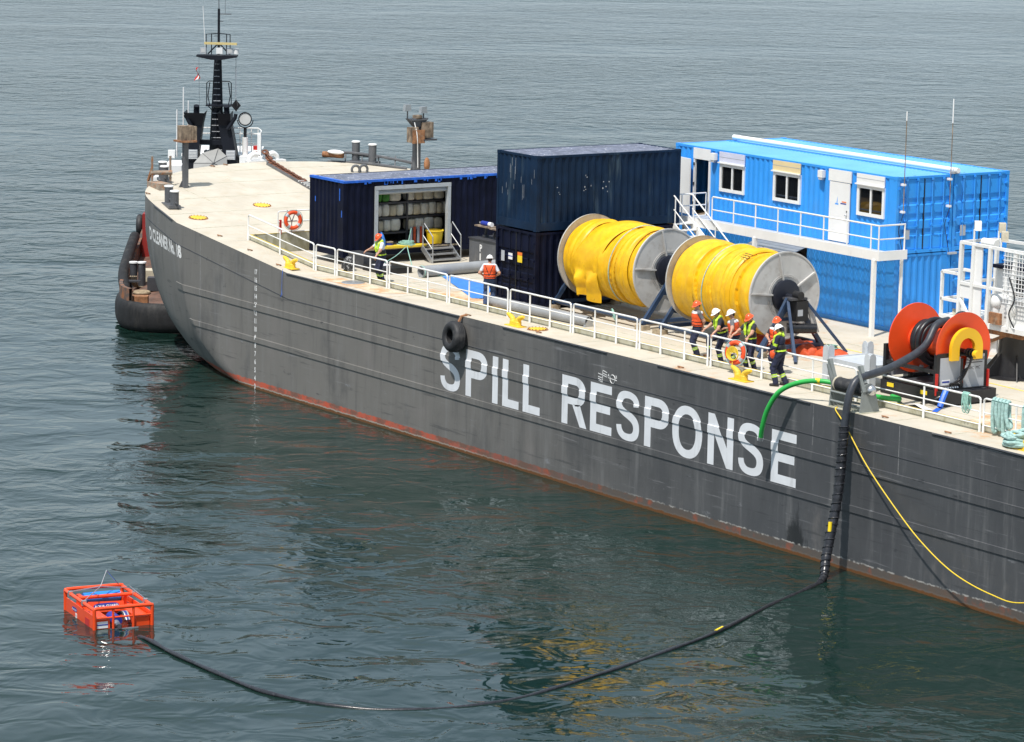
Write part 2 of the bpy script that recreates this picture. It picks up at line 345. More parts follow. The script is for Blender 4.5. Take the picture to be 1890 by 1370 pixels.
k = mixc(t, math_(t,'MULTIPLY', ramp(t, zz, .15,.11), math_(t,'MULTIPLY_ADD', rf, .8, .1)), k, (.33,.33,.29)); k = mixc(t, ramp(t, zz, .11,.07), k, (.135,.055,.016)); k = mixc(t, ramp(t, zz, .03,-.04), k, (.055,.042,.012))
pl = math_(t,'MULTIPLY', math_(t,'MULTIPLY', ramp(t, math_(t,'ABSOLUTE', math_(t,'SUBTRACT', zz, .335)), .03,.012), ramp(t,x,-2,4)), ramp(t, st,.42,.55)); k = mixc(t, pl, k, (.34,.33,.31))
t.links.new(k, b.inputs['Base Color']); b.inputs['Roughness'].default_value = .5
bumpn(t, b, math_(t,'ADD', noise(t, mapping(t,c,(.35,1,.5)), 1.0, 2), math_(t,'MULTIPLY', fine, .08)), .35, .06)

# deck: cream non-skid with rust blooms
m, t, b = newmat('deck'); c = coords(t); x, y, z = sep(t, c)
k = mixc(t, ramp(t, noise(t,c,.7,8,.65), .3,.7), (.475,.43,.35), (.56,.51,.425))
k = mixc(t, math_(t,'MULTIPLY', ramp(t, noise(t,c,2.3,8,.7), .48,.72), .45), k, (.46,.37,.25)); k = mixc(t, math_(t,'MULTIPLY', ramp(t, noise(t, mapping(t,c,(.25,1.2,1)), .8, 6,.65), .55,.72), .35), k, (.40,.35,.28))
rust = math_(t,'MULTIPLY', ramp(t, noise(t, mapping(t,c,(1,1,1),(4,1,0)), .55, 8, .7), .55,.66), math_(t,'MULTIPLY', ramp(t,x,-23,-20), ramp(t, noise(t,c,.13,2), .47,.58)))
k = mixc(t, math_(t,'MULTIPLY', rust, .75), k, (.52,.27,.11)); k = mixc(t, math_(t,'MULTIPLY', ramp(t, noise(t,c,5.5,6,.7), .66,.76), .4), k, (.38,.30,.2))
t.links.new(k, b.inputs['Base Color']); b.inputs['Roughness'].default_value = .85; bumpn(t, b, noise(t,c,14,5,.7), .3, .02)

# the main deck amidships shows more rust
m, t, b = newmat('deck_rust'); c = coords(t)
f = ramp(t, noise(t,c,1.1,8,.7), .36,.62); k = mixc(t, f, (.66,.56,.43), (.52,.30,.15)); k = mixc(t, math_(t,'MULTIPLY', ramp(t, noise(t,c,3,6), .58,.66), .7), k, (.70,.62,.5))
t.links.new(k, b.inputs['Base Color']); b.inputs['Roughness'].default_value = .85; bumpn(t, b, noise(t,c,14,5,.7), .3, .02)

# sea: dark green body colour, fresnel sky reflection, three sizes of ripple
m, t, b = newmat('sea'); c = coords(t); x, y, z = sep(t, c)
b.inputs['Base Color'].default_value = (.0065,.0215,.0170,1); b.inputs['Roughness'].default_value = .04; b.inputs['IOR'].default_value = 1.333
wv = mapping(t, c, (1,1.0,1), rot=(0,0,R(-56)))
wv2 = mapping(t, wv, (1.0,1.05,1))
n1 = noise(t, wv2, .20, 1, .5, .5); n2 = noise(t, wv2, .72, 2, .5, .9); n3 = noise(t, wv2, 3.0, 3, .6, .6)
open_ = ramp(t, math_(t,'ADD', math_(t,'MULTIPLY', x,-.83), math_(t,'MULTIPLY', y,.558)), 20, 70)
pat = ramp(t, noise(t, mapping(t,wv,(.5,1.3,1)), .055, 4, .6, .6), .40,.60)
lee = math_(t,'MULTIPLY_ADD', pat, .45, .42); lane = ramp(t, noise(t, mapping(t,wv,(.35,1.6,1),(11,4,0)), .028, 3, .55, .8), .36,.62)
amp = math_(t,'ADD', lee, math_(t,'MULTIPLY', open_, math_(t,'MULTIPLY_ADD', lane, 1.1, .35)))
amp3 = math_(t,'ADD', math_(t,'MULTIPLY_ADD', pat, .85, .08), math_(t,'MULTIPLY', open_, math_(t,'MULTIPLY_ADD', lane, .9, .15)))
h = math_(t,'ADD', math_(t,'MULTIPLY', n1, .26), math_(t,'ADD', math_(t,'MULTIPLY', math_(t,'MULTIPLY', n2, amp), .17), math_(t,'MULTIPLY', math_(t,'MULTIPLY', n3, amp3), .032)))
bumpn(t, b, h, 1.0, 1.0)

# ------------------------------------------------------------------ water
wb = MB(); S_ = 2500.0; wb.quad((-S_,-S_,0),(S_,-S_,0),(S_,S_,0),(-S_,S_,0))
wo = wb.build('water', 'sea', smooth=0); wo['kind'] = 'structure'

# ------------------------------------------------------------------ barge hull
BM = 8.85                                        # half beam; port side is the plane y = 0
OUT = smooth_path([(-29.5,0,0),(-30.4,.2,0),(-31.3,.40,0),(-32.6,.68,0),(-34.04,1.08,0),(-35.2,1.68,0),(-36.35,2.65,0),(-37.45,3.87,0),(-38.19,5.0,0),(-38.65,6.2,0),(-38.92,7.5,0),(-39.06,BM,0)], 8)
OUT = np.array(OUT)[:, :2]; OA = np.concatenate([[0], np.cumsum(np.linalg.norm(np.diff(OUT, axis=0), axis=1))]); AMAX = OA[-1]
SZ = [-1.3,-.6,-.14,.43,1.29,2.25,3.46,4.51,5.2,9]; SS = [11,7.6,5.5,3.5,1.94,1.03,.34,.05,0,0]
def sheer(x): return ZD + max(0., -21.1 - x) * .106
def hullpt(a, z):
    s = float(np.interp(z, SZ, SS))
    if a <= 0: return (-29.5 - a + s * min(1, max(0, 1 + a / 16)), 0.0)
    px, py = np.interp(a, OA, OUT[:,0]), np.interp(a, OA, OUT[:,1])
    return (px + s * (1 + .8 * py / BM), py)
barge = thing('barge', 'long dark grey steel barge with cream deck and SPILL RESPONSE on its side', 'barge')
AC = [-69.5,-60,-50,-45,-40,-35,-30,-25,-21,-17,-14,-12,-10,-8.4,-7,-5.5,-4,-2.5,-1.2] + list(np.linspace(0, AMAX, 34))
FR = [0,.1,.17,.2,.23,.27,.32,.38,.45,.52,.6,.7,.8,.9,1.0]
hb = MB(); cols = []
for a in AC:
    zt = sheer(hullpt(a, 6)[0]) if a > -9 else sheer(-29.5 - a)
    zt -= .0; colp = []
    for f in FR:
        z = -1.3 + (zt + 1.3) * f; p = hullpt(a, z); colp.append((p[0], p[1], z))
    cols.append(colp)
full = cols + [[(x, 2*BM - y, z) for x, y, z in cp] for cp in reversed(cols[:-1])]
hb.grid([list(r_) for r_ in full])
hb.add([full[0][i] for i in range(len(FR))] + [full[-1][i] for i in range(len(FR))], [(i+1, i, len(FR)+i, len(FR)+i+1) for i in range(len(FR)-1)])
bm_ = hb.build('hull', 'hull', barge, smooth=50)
me = bm_.data; bmx = bmesh.new(); bmx.from_mesh(me); bmesh.ops.recalc_face_normals(bmx, faces=bmx.faces); bmx.to_mesh(me); bmx.free()

# deck plating: flat well deck inside the coaming, rising foredeck and side decks outside it
CY = 1.36; CX = -26.15; SY = 2*BM - CY
db = MB()
def dk(x, y, dz=0): return (x, y, sheer(x) + dz)
xs = [40,30,20,10,0,-10,-21.1,-23.6,CX]
for y0, y1 in ((.0,CY),(SY,2*BM)):
    for a, b_ in zip(xs, xs[1:]): db.quad(dk(a,y0),dk(a,y1),dk(b_,y1),dk(b_,y0))
edge = [p for p in OUT]
stn = [CX,-27.5,-29.5] + [float(p[0]) for p in OUT[2::3]]
ysn = [0,0,0] + [float(p[1]) for p in OUT[2::3]]
for (a, ya), (b_, yb) in zip(zip(stn,ysn), list(zip(stn,ysn))[1:]):
    n = 6; ra = [dk(a, ya+(2*BM-2*ya)*i/n, .02*math.sin(math.pi*i/n)) for i in range(n+1)]; rb = [dk(b_, yb+(2*BM-2*yb)*i/n, .02*math.sin(math.pi*i/n)) for i in range(n+1)]
    db.grid([ra, rb])
db.build('deck_plating', 'deck', barge, smooth=0)
wd_ = MB(); wd_.bx(CX+.02, 39.9, CY+.02, SY-.02, ZD-.1, ZD+.001); wd_.build('well_deck', 'deck', barge, smooth=0)
for poly in ([(-14.5,1.6),(-9.9,1.6),(-11.2,3.9),(-14.2,4.6)], [(-19.7,.25),(-15.2,.3),(-14.6,1.1),(-19.0,1.1)], [(13.6,2.2),(18.5,2.4),(18.0,4.4),(13.0,3.9)]):
    MB().quad(*[(x, y, ZD+.005) for x, y in poly]).build('rust_stained_plating', 'deck_rust', barge, smooth=0)
# coaming round the well, with a yellow top edge
for nm, yy in (('coaming', CY), ('coaming', SY)):
    cb = MB(); tb = MB()
    for a, b_ in zip(xs, xs[1:]):
        za, zb = sheer(a), sheer(b_)
        for k, (dy0, dy1) in enumerate(((-.025,.025),)):
            vs = [(a,yy-.025,ZD-.05 if yy>CY else za-.02),(b_,yy-.025,zb-.02),(b_,yy+.025,ZD),(a,yy+.025,ZD),(a,yy-.025,za+.2),(b_,yy-.025,zb+.2),(b_,yy+.025,zb+.2),(a,yy+.025,za+.2)]
            cb.add(vs, [(0,3,2,1),(4,5,6,7),(0,1,5,4),(1,2,6,5),(2,3,7,6),(3,0,4,7)])
        tb.quad((a,yy-.05,za+.204),(a,yy+.05,za+.204),(b_,yy+.05,zb+.204),(b_,yy-.05,zb+.204))
    co_ = cb.build('coaming', 'coaming', barge, smooth=0); tb.build('yellow_edge', 'yellow_line', co_, smooth=0)
cb = MB(); cb.bx(CX-.05, CX, CY-.02, SY+.02, ZD-.05, sheer(CX)+.2); cc = cb.build('fore_bulkhead', 'coaming', barge, smooth=0)
MB().bx(CX-.06, CX+.01, CY-.02, SY+.02, sheer(CX)+.2, sheer(CX)+.206).build('yellow_edge', 'yellow_line', cc, smooth=0)
# yellow deck line
MB().quad((-2,7.3,ZD+.006),(26,6.4,ZD+.006),(26,6.5,ZD+.006),(-2,7.4,ZD+.006)).build('painted_line', 'yellow_line', barge, smooth=0)

# rubbing strakes: proud flat plates with chamfered edges
def strake(z0, z1, amin, amax, kink=None):
    sb = MB(); aa = [a for a in AC if amin < a < amax]; aa = [amin] + aa + [amax]
    if kink: aa = sorted(set(aa + [kink[0], kink[1]]))
    prof = [(-.0,.002),(.012,-.032),(1,-.032),(1.012,.002)]
    G = []
    for a in aa:
        dz = 0
        if kink: dz = np.interp(a, [kink[0], kink[1]], [kink[2], 0])
        row = []
        for t_, off in ((z0+dz,.004),(z0+dz+.012,-.03),(z1+dz-.012,-.03),(z1+dz,.004)):
            p = hullpt(a, t_); q = hullpt(a+.05, t_); n_ = unit((-(q[1]-p[1])*0 + (p[1]-q[1]), q[0]-p[0], 0))
            row.append((p[0]+n_[0]*-off*0 + n_[0]*(-off)*0, p[1]+off, t_))
        G.append(row)
    sb.grid(G); sb.quad(*G[0]); sb.quad(*reversed(G[-1]))
    o = sb.build('rubbing_strake', 'hull', barge, smooth=0); return o
strake(2.945, 3.205, -69.5, .85); strake(1.74, 1.955, -69.5, .4, kink=(-10.9,-10.35,0.0) if False else None)
# lap seam of the sheer strake
G = [[], []]
sm = MB(); pts = []
for a in [a for a in AC if a <= AMAX*.98]:
    x0 = hullpt(a, 4)[0] if a > 0 else -29.5 - a
    z = 3.69 + max(0, -21.1 - x0) * .122; p = hullpt(a, z) if a > -9 else (-29.5-a, 0)
    pts.append((p[0], p[1]-.002, z))
sm.tube(pts, .012, 6); sm.build('lap_seam', 'dark_grey', barge)
# deck edge half-round bar, in lengths as fitted
for a0, a1 in ((-69.5,-44.1),(-38.7,-31.2),(-28.5,-22.6),(-19.9,-8.4),(.6,3.2)):
    eb = MB(); n = 14; pts = []
    for i in range(n+1):
        a = a0 + (a1-a0)*i/n; p = hullpt(a, 6) if a > 0 else (-29.5-a, 0.); pts.append((p[0], p[1]-.01, sheer(p[0])-.035))
    eb.tube(pts, .03, 8); eb.build('edge_bar', 'dark_grey', barge)

# ------------------------------------------------------------------ lettering on the side
def stroke(path, wd):
    P = [V3((a,b,0)) for a,b in path]; L_, R_ = [], []
    for i in range(len(P)):
        t_ = unit(P[min(i+1,len(P)-1)] - P[max(i-1,0)]); n_ = V3((-t_[1], t_[0], 0)); L_.append(P[i]+n_*wd[i]/2); R_.append(P[i]-n_*wd[i]/2)
    return [[L_[i], L_[i+1], R_[i+1], R_[i]] for i in range(len(P)-1)]
def letter_quads(ch, W_, H_):
    s = .335; r4 = lambda x0,x1,z0,z1: [(x0,z0),(x1,z0),(x1,z1),(x0,z1)]; Q = []
    def ring(cx, cz, ax, az, bx_, bz, t0, t1, n, e=2.0):
        out = []
        f = lambda t, a, b: (cx + a*math.copysign(abs(math.cos(t))**(2/e), math.cos(t)), cz + b*math.copysign(abs(math.sin(t))**(2/e), math.sin(t)))
        for i in range(n):
            p, q = R(t0+(t1-t0)*i/n), R(t0+(t1-t0)*(i+1)/n); out.append([f(p,ax,az), f(q,ax,az), f(q,bx_,bz), f(p,bx_,bz)])
        return out
    if ch == 'I': Q = [r4(0,W_,0,H_)]
    elif ch == 'L': Q = [r4(0,s,0,H_), r4(s,W_,0,.27)]
    elif ch == 'E': Q = [r4(0,s,0,H_), r4(s,W_,0,.27), r4(s,W_*.92,.66,.92), r4(s,W_*.98,H_-.27,H_)]
    elif ch in 'PR':
        zc = H_-.44; bw = W_ if ch == 'P' else W_*.95
        Q = [r4(0,s,0,H_), r4(s,bw*.55,H_-.26,H_), r4(s,bw*.55,H_-.94+(.03 if ch=='R' else 0),H_-.68)]
        Q += ring(bw*.55, H_-.47, bw*.45, .47, bw*.45-s, .21, -90, 90, 14, 2.2)
        if ch == 'R': Q += [[(W_*.42,H_-.91),(W_*.72,H_-.86),(W_,0),(W_-s*1.12,0)]]
    elif ch == 'O': Q = ring(W_/2, H_/2, W_/2, H_/2+.02, W_/2-s, H_/2-.24, 0, 360, 40, 2.25)
    elif ch == 'N': Q = [r4(0,s*.95,0,H_), r4(W_-s*.95,W_,0,H_), [(s*.95,H_),(s*.95,H_-.62),(W_-s*.95,0),(W_-s*.95,.62)]]
    elif ch == 'S':
        pth = [(.86,.72),(.84,.80),(.76,.875),(.63,.915),(.48,.925),(.33,.91),(.215,.86),(.155,.78),(.16,.69),(.225,.62),(.34,.57),(.5,.525),(.66,.475),(.785,.41),(.845,.32),(.84,.21),(.775,.13),(.66,.085),(.5,.072),(.34,.085),(.22,.135),(.15,.21),(.13,.29)]
        P = [q[:2] for q in smooth_path([(a*W_, b*H_, 0) for a,b in pth], 3)]
        n = len(P); wd = [s*(.80+.16*math.sin(math.pi*i/(n-1))) - .07*abs(math.sin(math.atan2(P[min(i+1,n-1)][1]-P[max(i-1,0)][1], P[min(i+1,n-1)][0]-P[max(i-1,0)][0])*1.0+math.pi/2))**4 for i in range(n)]
        Q = stroke(P, wd)
    return Q
def strake_off(z): return float(np.interp(z, [2.945,2.957,3.193,3.205], [0,.031,.031,0])) + float(np.interp(z, [1.74,1.752,1.943,1.955], [0,.031,.031,0]))
def letter(ch, x0, x1, z0=1.99, z1=3.57):
    lb = MB()
    for q in letter_quads(ch, x1-x0, z1-z0): lb.add([(x0+p[0], 0, z0+p[1]) for p in q], [tuple(range(len(q)))])
    o = lb.build('painted_letter', 'letter', barge, smooth=0, label='white letter %s of SPILL RESPONSE' % ch)
    bmx = bmesh.new(); bmx.from_mesh(o.data); bmesh.ops.remove_doubles(bmx, verts=bmx.verts, dist=.001)
    for zc in (2.945,2.957,3.193,3.205):
        bmesh.ops.bisect_plane(bmx, geom=bmx.verts[:]+bmx.edges[:]+bmx.faces[:], plane_co=(0,0,zc), plane_no=(0,0,1))
    for v in bmx.verts: v.co.y = -strake_off(v.co.z) - .005
    for f in bmx.faces:
        f.normal_update()
        if f.normal.y > 0: f.normal_flip()
    bmx.to_mesh(o.data); bmx.free()
for ch, a, b_ in zip('SPILLRESPONSE', (-10.70,-9.10,-7.48,-6.88,-5.67,-3.43,-1.84,-.44,1.09,2.54,4.35,5.84,7.46), (-9.42,-7.78,-7.15,-5.91,-4.68,-2.03,-.66,.85,2.38,4.07,5.62,7.12,8.65)): letter(ch, a, b_)
# name on the bow, wrapped round the plating
def wrapped_text(txt, a_right, zbase, size, sx, bold, name, mat_, rise=0.):
    vs, fs = text_mesh(txt, size, bold, sx); wmax = max(v[0] for v in vs); tb = MB(); out = []
    for u, v in vs:
        a = a_right + (wmax - u); z = zbase + v + rise*(wmax-u); p = hullpt(a, z); q = hullpt(a+.05, z)
        n_ = unit(((q[1]-p[1]), -(q[0]-p[0]), 0)); n_ = -n_ if n_[1] > 0 else n_
        out.append((p[0]+n_[0]*.006, p[1]+n_[1]*.006, z))
    tb.add(out, fs); return tb.build(name, mat_, barge, smooth=0)
wrapped_text('D CLEANER No. 18', -.3, 4.22, .66, .78, .03, 'painted_name', 'mark_white', .05)
# draft figures
for n in range(3, 18):
    tb = MB(); text_on(tb, str(n), (-23.36, 0, .02+(n-3)*.3065), (1,0,0), (0,0,1), .25, .010, .8, 'CENTER', .004)
    for i, v in enumerate(tb.v): tb.v[i] = (v[0], -strake_off(v[2])-.005, v[2])
    tb.build('draft_figure', 'mark_white', barge, smooth=0)
# load line marks
lb = MB(); bw = .022
def ln(x0,z0,x1,z1): lb.bar((x0,-.006,z0),(x1,-.006,z1),bw,.004,up=(0,1,0))
lb.torus((-.66,-.006,3.82),(0,1,0),.135,.012,24,4); ln(-.90,3.835,-.43,3.805); ln(-1.21,3.64,-1.20,4.03); ln(-1.45,3.69,-1.2,3.64); ln(-1.45,3.735,-1.2,3.69)
ln(-1.45,3.80,-1.2,3.77); ln(-1.45,3.9,-.97,3.84); ln(-1.2,4.03,-.97,3.98); ln(-1.2,3.94,-.97,3.90)
text_on(lb,'A',(-.93,0,3.87),(1,0,0),(0,0,1),.13,.004); text_on(lb,'B',(-.51,0,3.87),(1,0,0),(0,0,1),.13,.004)
lb.build('load_line_mark', 'mark_white', barge, smooth=0)

# ------------------------------------------------------------------ railings on the barge
def rail_section(x0, x1, posts, y=1.24, hgt=.97):
    rb = MB(); r_ = .024
    for hh, rr in ((hgt,.03),(.565,.019),(.21,.019)):
        e0 = (x0,y,sheer(x0)+hh); e1 = (x1,y,sheer(x1)+hh); mid = [(-21.1,y,ZD+hh)] if x0 < -21.1 < x1 else []
        if hh == hgt: rb.tube([(x0,y,sheer(x0)+hh-.08),(x0+.025,y,sheer(x0)+hh-.025)]+[(x0+.08,y,e0[2])]+mid+[(x1-.08,y,e1[2]),(x1-.025,y,e1[2]-.025),(x1,y,e1[2]-.08)], rr, 8)
        else: rb.tube([e0]+mid+[e1], rr, 8)
    sec = rb.build('railing_section', 'rail_white', barge)
    for x in [x0, x1] + posts:
        MB().tube([(x,y,sheer(x)-.01),(x,y,sheer(x)+.18),(x,y,sheer(x)+.2),(x,y,sheer(x)+hgt-.05)], [.038,.038,.028,.028], 8).build('post', 'rail_white', sec)
for x0, x1, ps in ((-26.13,-21.26,[-23.73]),(-21.1,-19.75,[]),(-19.6,-16.18,[-18.45,-17.32]),(-16.02,-12.25,[-14.8,-13.5]),(-12.1,-8.5,[-10.87,-9.7]),(-8.35,-4.8,[-7.18,-6.0]),(-4.65,-1.12,[-3.44,-2.25]),(-.97,2.6,[.15,1.4]),(2.76,9.75,[5.3,7.74]),(10.2,15.15,[12.76]),(15.3,19.6,[16.62]),(19.75,24,[21.8])):
    rail_section(x0, x1, ps)
# athwartships rail on the fore bulkhead with a lifebuoy bracket
rb = MB(); x_ = CX-.02; z_ = sheer(CX)
for hh in (1.02,.62,.22):
    rb.tube([(x_,2.55,z_+hh-(.07 if hh>1 else 0)),(x_,2.6,z_+hh),(x_,14.5,z_+hh)], .026, 8)
sec = rb.build('railing_section', 'rail_white', barge)
for y_ in (2.55,4.6,6.8,9,11.2,13.4,14.5): MB().cyl((x_,y_,z_),(x_,y_,z_+1.0),.026,n=8).build('post','rail_white',sec)
bb = MB(); bb.bar((x_+.06,3.12,z_+.18),(x_+.06,3.12,z_+.62),.03); bb.bar((x_+.06,3.12,z_+.6),(x_+.06,2.92,z_+1.06),.03); bb.bar((x_+.06,3.12,z_+.6),(x_+.06,3.32,z_+1.06),.03)
bb.build('lifebuoy_bracket', 'alu', sec)
# red bracket box
MB().bx(x_-.03,x_+.03,2.62,2.70,z_+.15,z_+.7).build('line_holder', 'red', sec)

# ------------------------------------------------------------------ deck fittings welded to the barge
def cleat(x, y, label):
    z = sheer(x); b_ = MB(); b_.prism([(-.42,-.17),(.42,-.17),(.42,.17),(-.42,.17)],(x,y,z+.03),(1,0,0),(0,1,0),.03)
    o = b_.build('mooring_cleat', 'yellow_paint', barge, label=label)
    for sgn in (-1,1):
        h_ = MB(); h_.tube(smooth_path([(x+sgn*.16,y,z+.02),(x+sgn*.15,y,z+.17),(x+sgn*.22,y,z+.27),(x+sgn*.48,y,z+.37)],5), [.12]*6+[.10]*3+[.085]*3+[.075]*2+[.06,.045], 10)
        h_.build('horn', 'yellow_paint', o)
    MB().bx(x-.14,x+.14,y-.09,y+.09,z+.02,z+.15).build('web','yellow_paint',o)
cleat(-21.7,.5,'yellow cleat nearest the bow, just aft of the draft marks'); cleat(-6.75,.38,'yellow cleat between the tyre fender and the first reel'); cleat(5.25,.5,'yellow cleat below the lifebuoy hung on the rail'); cleat(17.7,.5,'yellow cleat half buried under coiled teal rope')
def manhole(x, y, r=.36, mt='yellow_paint', lab=None):
    z = sheer(x)+.004; b_ = MB(); b_.lathe([(0,.035),(r*.86,.035),(r*.9,.028),(r*.9,0)],(x,y,z),(-0 if x>-21 else .106,0,1),28)
    o = b_.build('manhole_cover', mt, barge); 
    if lab: o['label'] = lab
    g = MB(); g.lathe([(r*.88,.02),(r,.02),(r+.03,0)],(x,y,z),(0 if x>-21 else .106,0,1),28); g.build('rim','rusty' if mt=='yellow_paint' else mt,o)
    if mt == 'yellow_paint':
        for k in range(16):
            t_ = 2*math.pi*k/16; MB().cyl((x+r*.94*math.cos(t_),y+r*.94*math.sin(t_),z-.106*(r*.94*math.cos(t_) if x<-21 else 0)),(x+r*.94*math.cos(t_),y+r*.94*math.sin(t_),z+.05-.106*(r*.94*math.cos(t_) if x<-21 else 0)),.022,n=6).build('bolt','rusty',o)
manhole(-30.0,1.22,lab='yellow bolted manhole cover near the port edge of the foredeck'); manhole(-31.4,4.85,lab='yellow bolted manhole cover in the middle of the foredeck'); manhole(-5.8,.62,.33,lab='yellow bolted manhole cover on the side deck by the second rail gap'); manhole(-17.85,.85,.40,'alu','plain grey round hatch on the rusty side deck')
def bollards(pts, base, label, h=.68, r=.17):
    z = sheer(base[0]); g = MB(); q = base; g.prism([(-.62,-.24),(.62,-.24),(.62,.24),(-.62,.24)],(q[0],q[1],z+.1),(math.cos(q[2]),math.sin(q[2]),0),(-math.sin(q[2]),math.cos(q[2]),0),.12)
    o = g.build('double_bollard','grey_steel',barge,label=label)
    for x, y in pts:
        zz_ = sheer(x); p_ = MB().cyl((x,y,zz_),(x,y,zz_+h),r,n=20).build('post','grey_steel',o)
        MB().lathe([(0,.045),(r*.9,.04),(r*1.12,.015),(r*1.12,-.02),(r,-.03)],(x,y,zz_+h),n=20).build('cap','cap_white',p_)
    a, b_ = pts; MB().cyl((a[0],a[1],zz_+h*.42),(b_[0]*1.35-a[0]*.35,b_[1]*1.35-a[1]*.35,zz_+h*.36),.04,n=8).build('cross_bar','grey_steel',o)
bollards([(-32.65,1.35),(-31.75,1.12)],(-32.15,1.18,math.atan2(-.23,.9)),'double bollard at the port shoulder of the foredeck'); bollards([(-36.9,3.35),(-36.1,3.0)],(-36.5,3.2,-.4),'double bollard behind the rusty roller frame')
bollards([(-38.25,13.35),(-37.55,13.75)],(-37.9,13.6,.5),'double bollard at the starboard shoulder behind the dark containers',.85)
# rusty roller frame at the port bow
z0 = sheer(-35.5); fb = MB(); fb.bx(-35.9,-34.85,2.1,2.65,z0-.05,z0+.2); rf_ = fb.build('roller_fairlead','rust_frame',barge,label='rusty roller frame with two tall uprights at the port bow')
for (x,y) in ((-35.75,2.25),(-35.6,3.0)):
    MB().bar((x,y,z0+.2),(x,y,z0+1.22),.075,.06).build('upright','rust_frame',rf_)
MB().cyl((-35.8,2.2,z0+.55),(-35.55,3.05,z0+.55),.09,n=12).build('roller','rust_frame',rf_)
MB().bar((-36.0,2.2,z0+.2),(-35.75,2.25,z0+.75),.08).build('brace','rusty',rf_)
# low rusty fairlead and walkway at the starboard shoulder
fb = MB(); fb.tube(smooth_path([(-39.0,12.5,6.75),(-38.4,13.0,6.85),(-37.2,14.1,6.72),(-36.2,15.1,6.5)],4),.06,6); fb.tube(smooth_path([(-38.8,12.3,6.45),(-37.6,13.4,6.45),(-36.3,14.7,6.3)],4),.06,6)
fo = fb.build('curved_bulwark','grey_steel',barge)
for i in range(5): 
    x,y = -38.3+.5*i, 12.85+.52*i; MB().bar((x,y,6.38),(x-.12,y+.1,6.78),.05).build('stay','grey_steel',fo)
MB().cyl((-39.05,12.2,6.75),(-38.3,12.75,6.75),.13,n=12).build('roller','rusty',fo); MB().sph((-38.5,12.5,6.88),(.5,.3,.09)).build('cap','cap_white',fo)
# light posts
def light_post(x, y, h, lab, second=False):
    z = sheer(x); p_ = MB(); p_.bar((x,y,z),(x,y,z+h),.19 if not second else .3,.19,up=(1,0,0)); o = p_.build('light_post','grey_steel',barge,label=lab)
    MB().prism([(-.25,0),(.25,0),(.1,.28),(-.1,.28)],(x-.1,y,z),(0,1,0),(0,0,1),.02).build('foot_gusset','grey_steel',o)
    return o, z
lp, z = light_post(-35.1,3.41,1.9,'steel post with a weathered wooden box on top near the port bow')
MB().bx(-35.45,-34.75,3.05,3.75,z+1.86,z+1.93).build('platform','rusty',lp)
for i,(dy,ww) in enumerate(((-.27,.3),(.02,.12),(.14,.12),(.27,.13))): MB().bx(-35.3+.02*i,-34.85,3.41+dy,3.41+dy+ww-.015,z+1.93,z+2.52-.03*(i%2)).build('board','wood_old',lp)
lp2, z = light_post(-36.0,14.98,2.0,'tall starboard light post with wooden boxes and two floodlights',True)
MB().prism([(-.5,.35),(.5,.35),(.16,0),(-.16,0)],(-35.85,14.98,z+1.88),(0,1,0),(0,0,1),.3).build('head_gusset','grey_steel',lp2)
MB().bx(-36.25,-35.75,14.6,15.36,z+2.16,z+2.19).build('head_plate','grey_steel',lp2)
MB().bx(-35.95,-35.65,14.45,14.85,z+1.24,z+1.88).build('box','wood_old',lp2); MB().bx(-35.7,-35.62,14.55,15.15,z+1.20,z+1.76).build('rusty_panel','rusty',lp2)
for i in range(3): MB().bx(-36.3,-35.75,15.1+.19*i,15.28+.19*i,z+1.40,z+2.06).build('board','wood_old',lp2)
MB().bx(-36.35,-35.6,15.08,15.75,z+1.30,z+1.36).build('shelf','dark_grey',lp2); MB().bx(-36.15,-35.85,14.85,15.15,z+2.19,z+2.36).build('junction_box','wood_old',lp2)
MB().tube(smooth_path([(-35.75,14.7,z+2.08),(-35.6,14.75,z+1.52),(-35.7,14.85,z+0.80),(-35.75,14.9,z+0.16)],4),.02,6).build('cable','cap_white',lp2)
MB().sph((-35.75,15.35,z+0.28),(.12,.14,.3)).build('rusty_hook','rusty',lp2)
for y, h in ((14.5,2.70),(15.3,2.58)):
    s_ = MB().cyl((-36,y,z+2.19),(-36,y,z+h-.1),.03,n=6).build('floodlight','grey_steel',lp2); MB().prism([(-.16,-.14),(.16,-.14),(.12,.14),(-.12,.14)],(-35.85,y-.05,z+h),(0,1,0),(0,0,1),.2).build('lamp_head','alu',s_)
# padeye rings, chain trough and chain stopper
for y in (12.13,12.52): MB().torus((-36.25,y,sheer(-36.25)+.12),(.9,-.2,0),.17,.055,20,8,-125,125).build('padeye','grey_steel',barge)
def deck_pt(t_): return (-39.2+(-32.4+39.2)*t_, 9.35+(8.3-9.35)*t_)
tr = MB()
for s_ in (-.16,.16):
    p, q = deck_pt(.12), deck_pt(.9); tr.bar((p[0],p[1]+s_,sheer(p[0])+.06),(q[0],q[1]+s_,sheer(q[0])+.06),.04,.16)
trough = tr.build('chain_trough','grey_steel',barge)
for k in range(6): p = deck_pt(.66+.045*k); MB().bar((p[0],p[1]-.2,sheer(p[0])+.13),(p[0],p[1]+.2,sheer(p[0])+.13),.05).build('rung','rail_white',trough)
st_ = MB(); st_.tube(smooth_path([(-39.1,8.62,6.5),(-39.1,8.64,6.74),(-39.1,8.82,6.88),(-39.1,9.02,6.84)],5),[.10]*5+[.11]*5+[.12]*6,10); st_.tube(smooth_path([(-39.1,9.98,6.5),(-39.1,9.96,6.74),(-39.1,9.78,6.88),(-39.1,9.58,6.84)],5),[.10]*5+[.11]*5+[.12]*6,10)
st_.bx(-39.25,-38.9,8.5,10.3,6.45,6.62); st_.build('bow_fairlead','white',barge,label='white horn shaped fairlead at the stem with the chain in it')
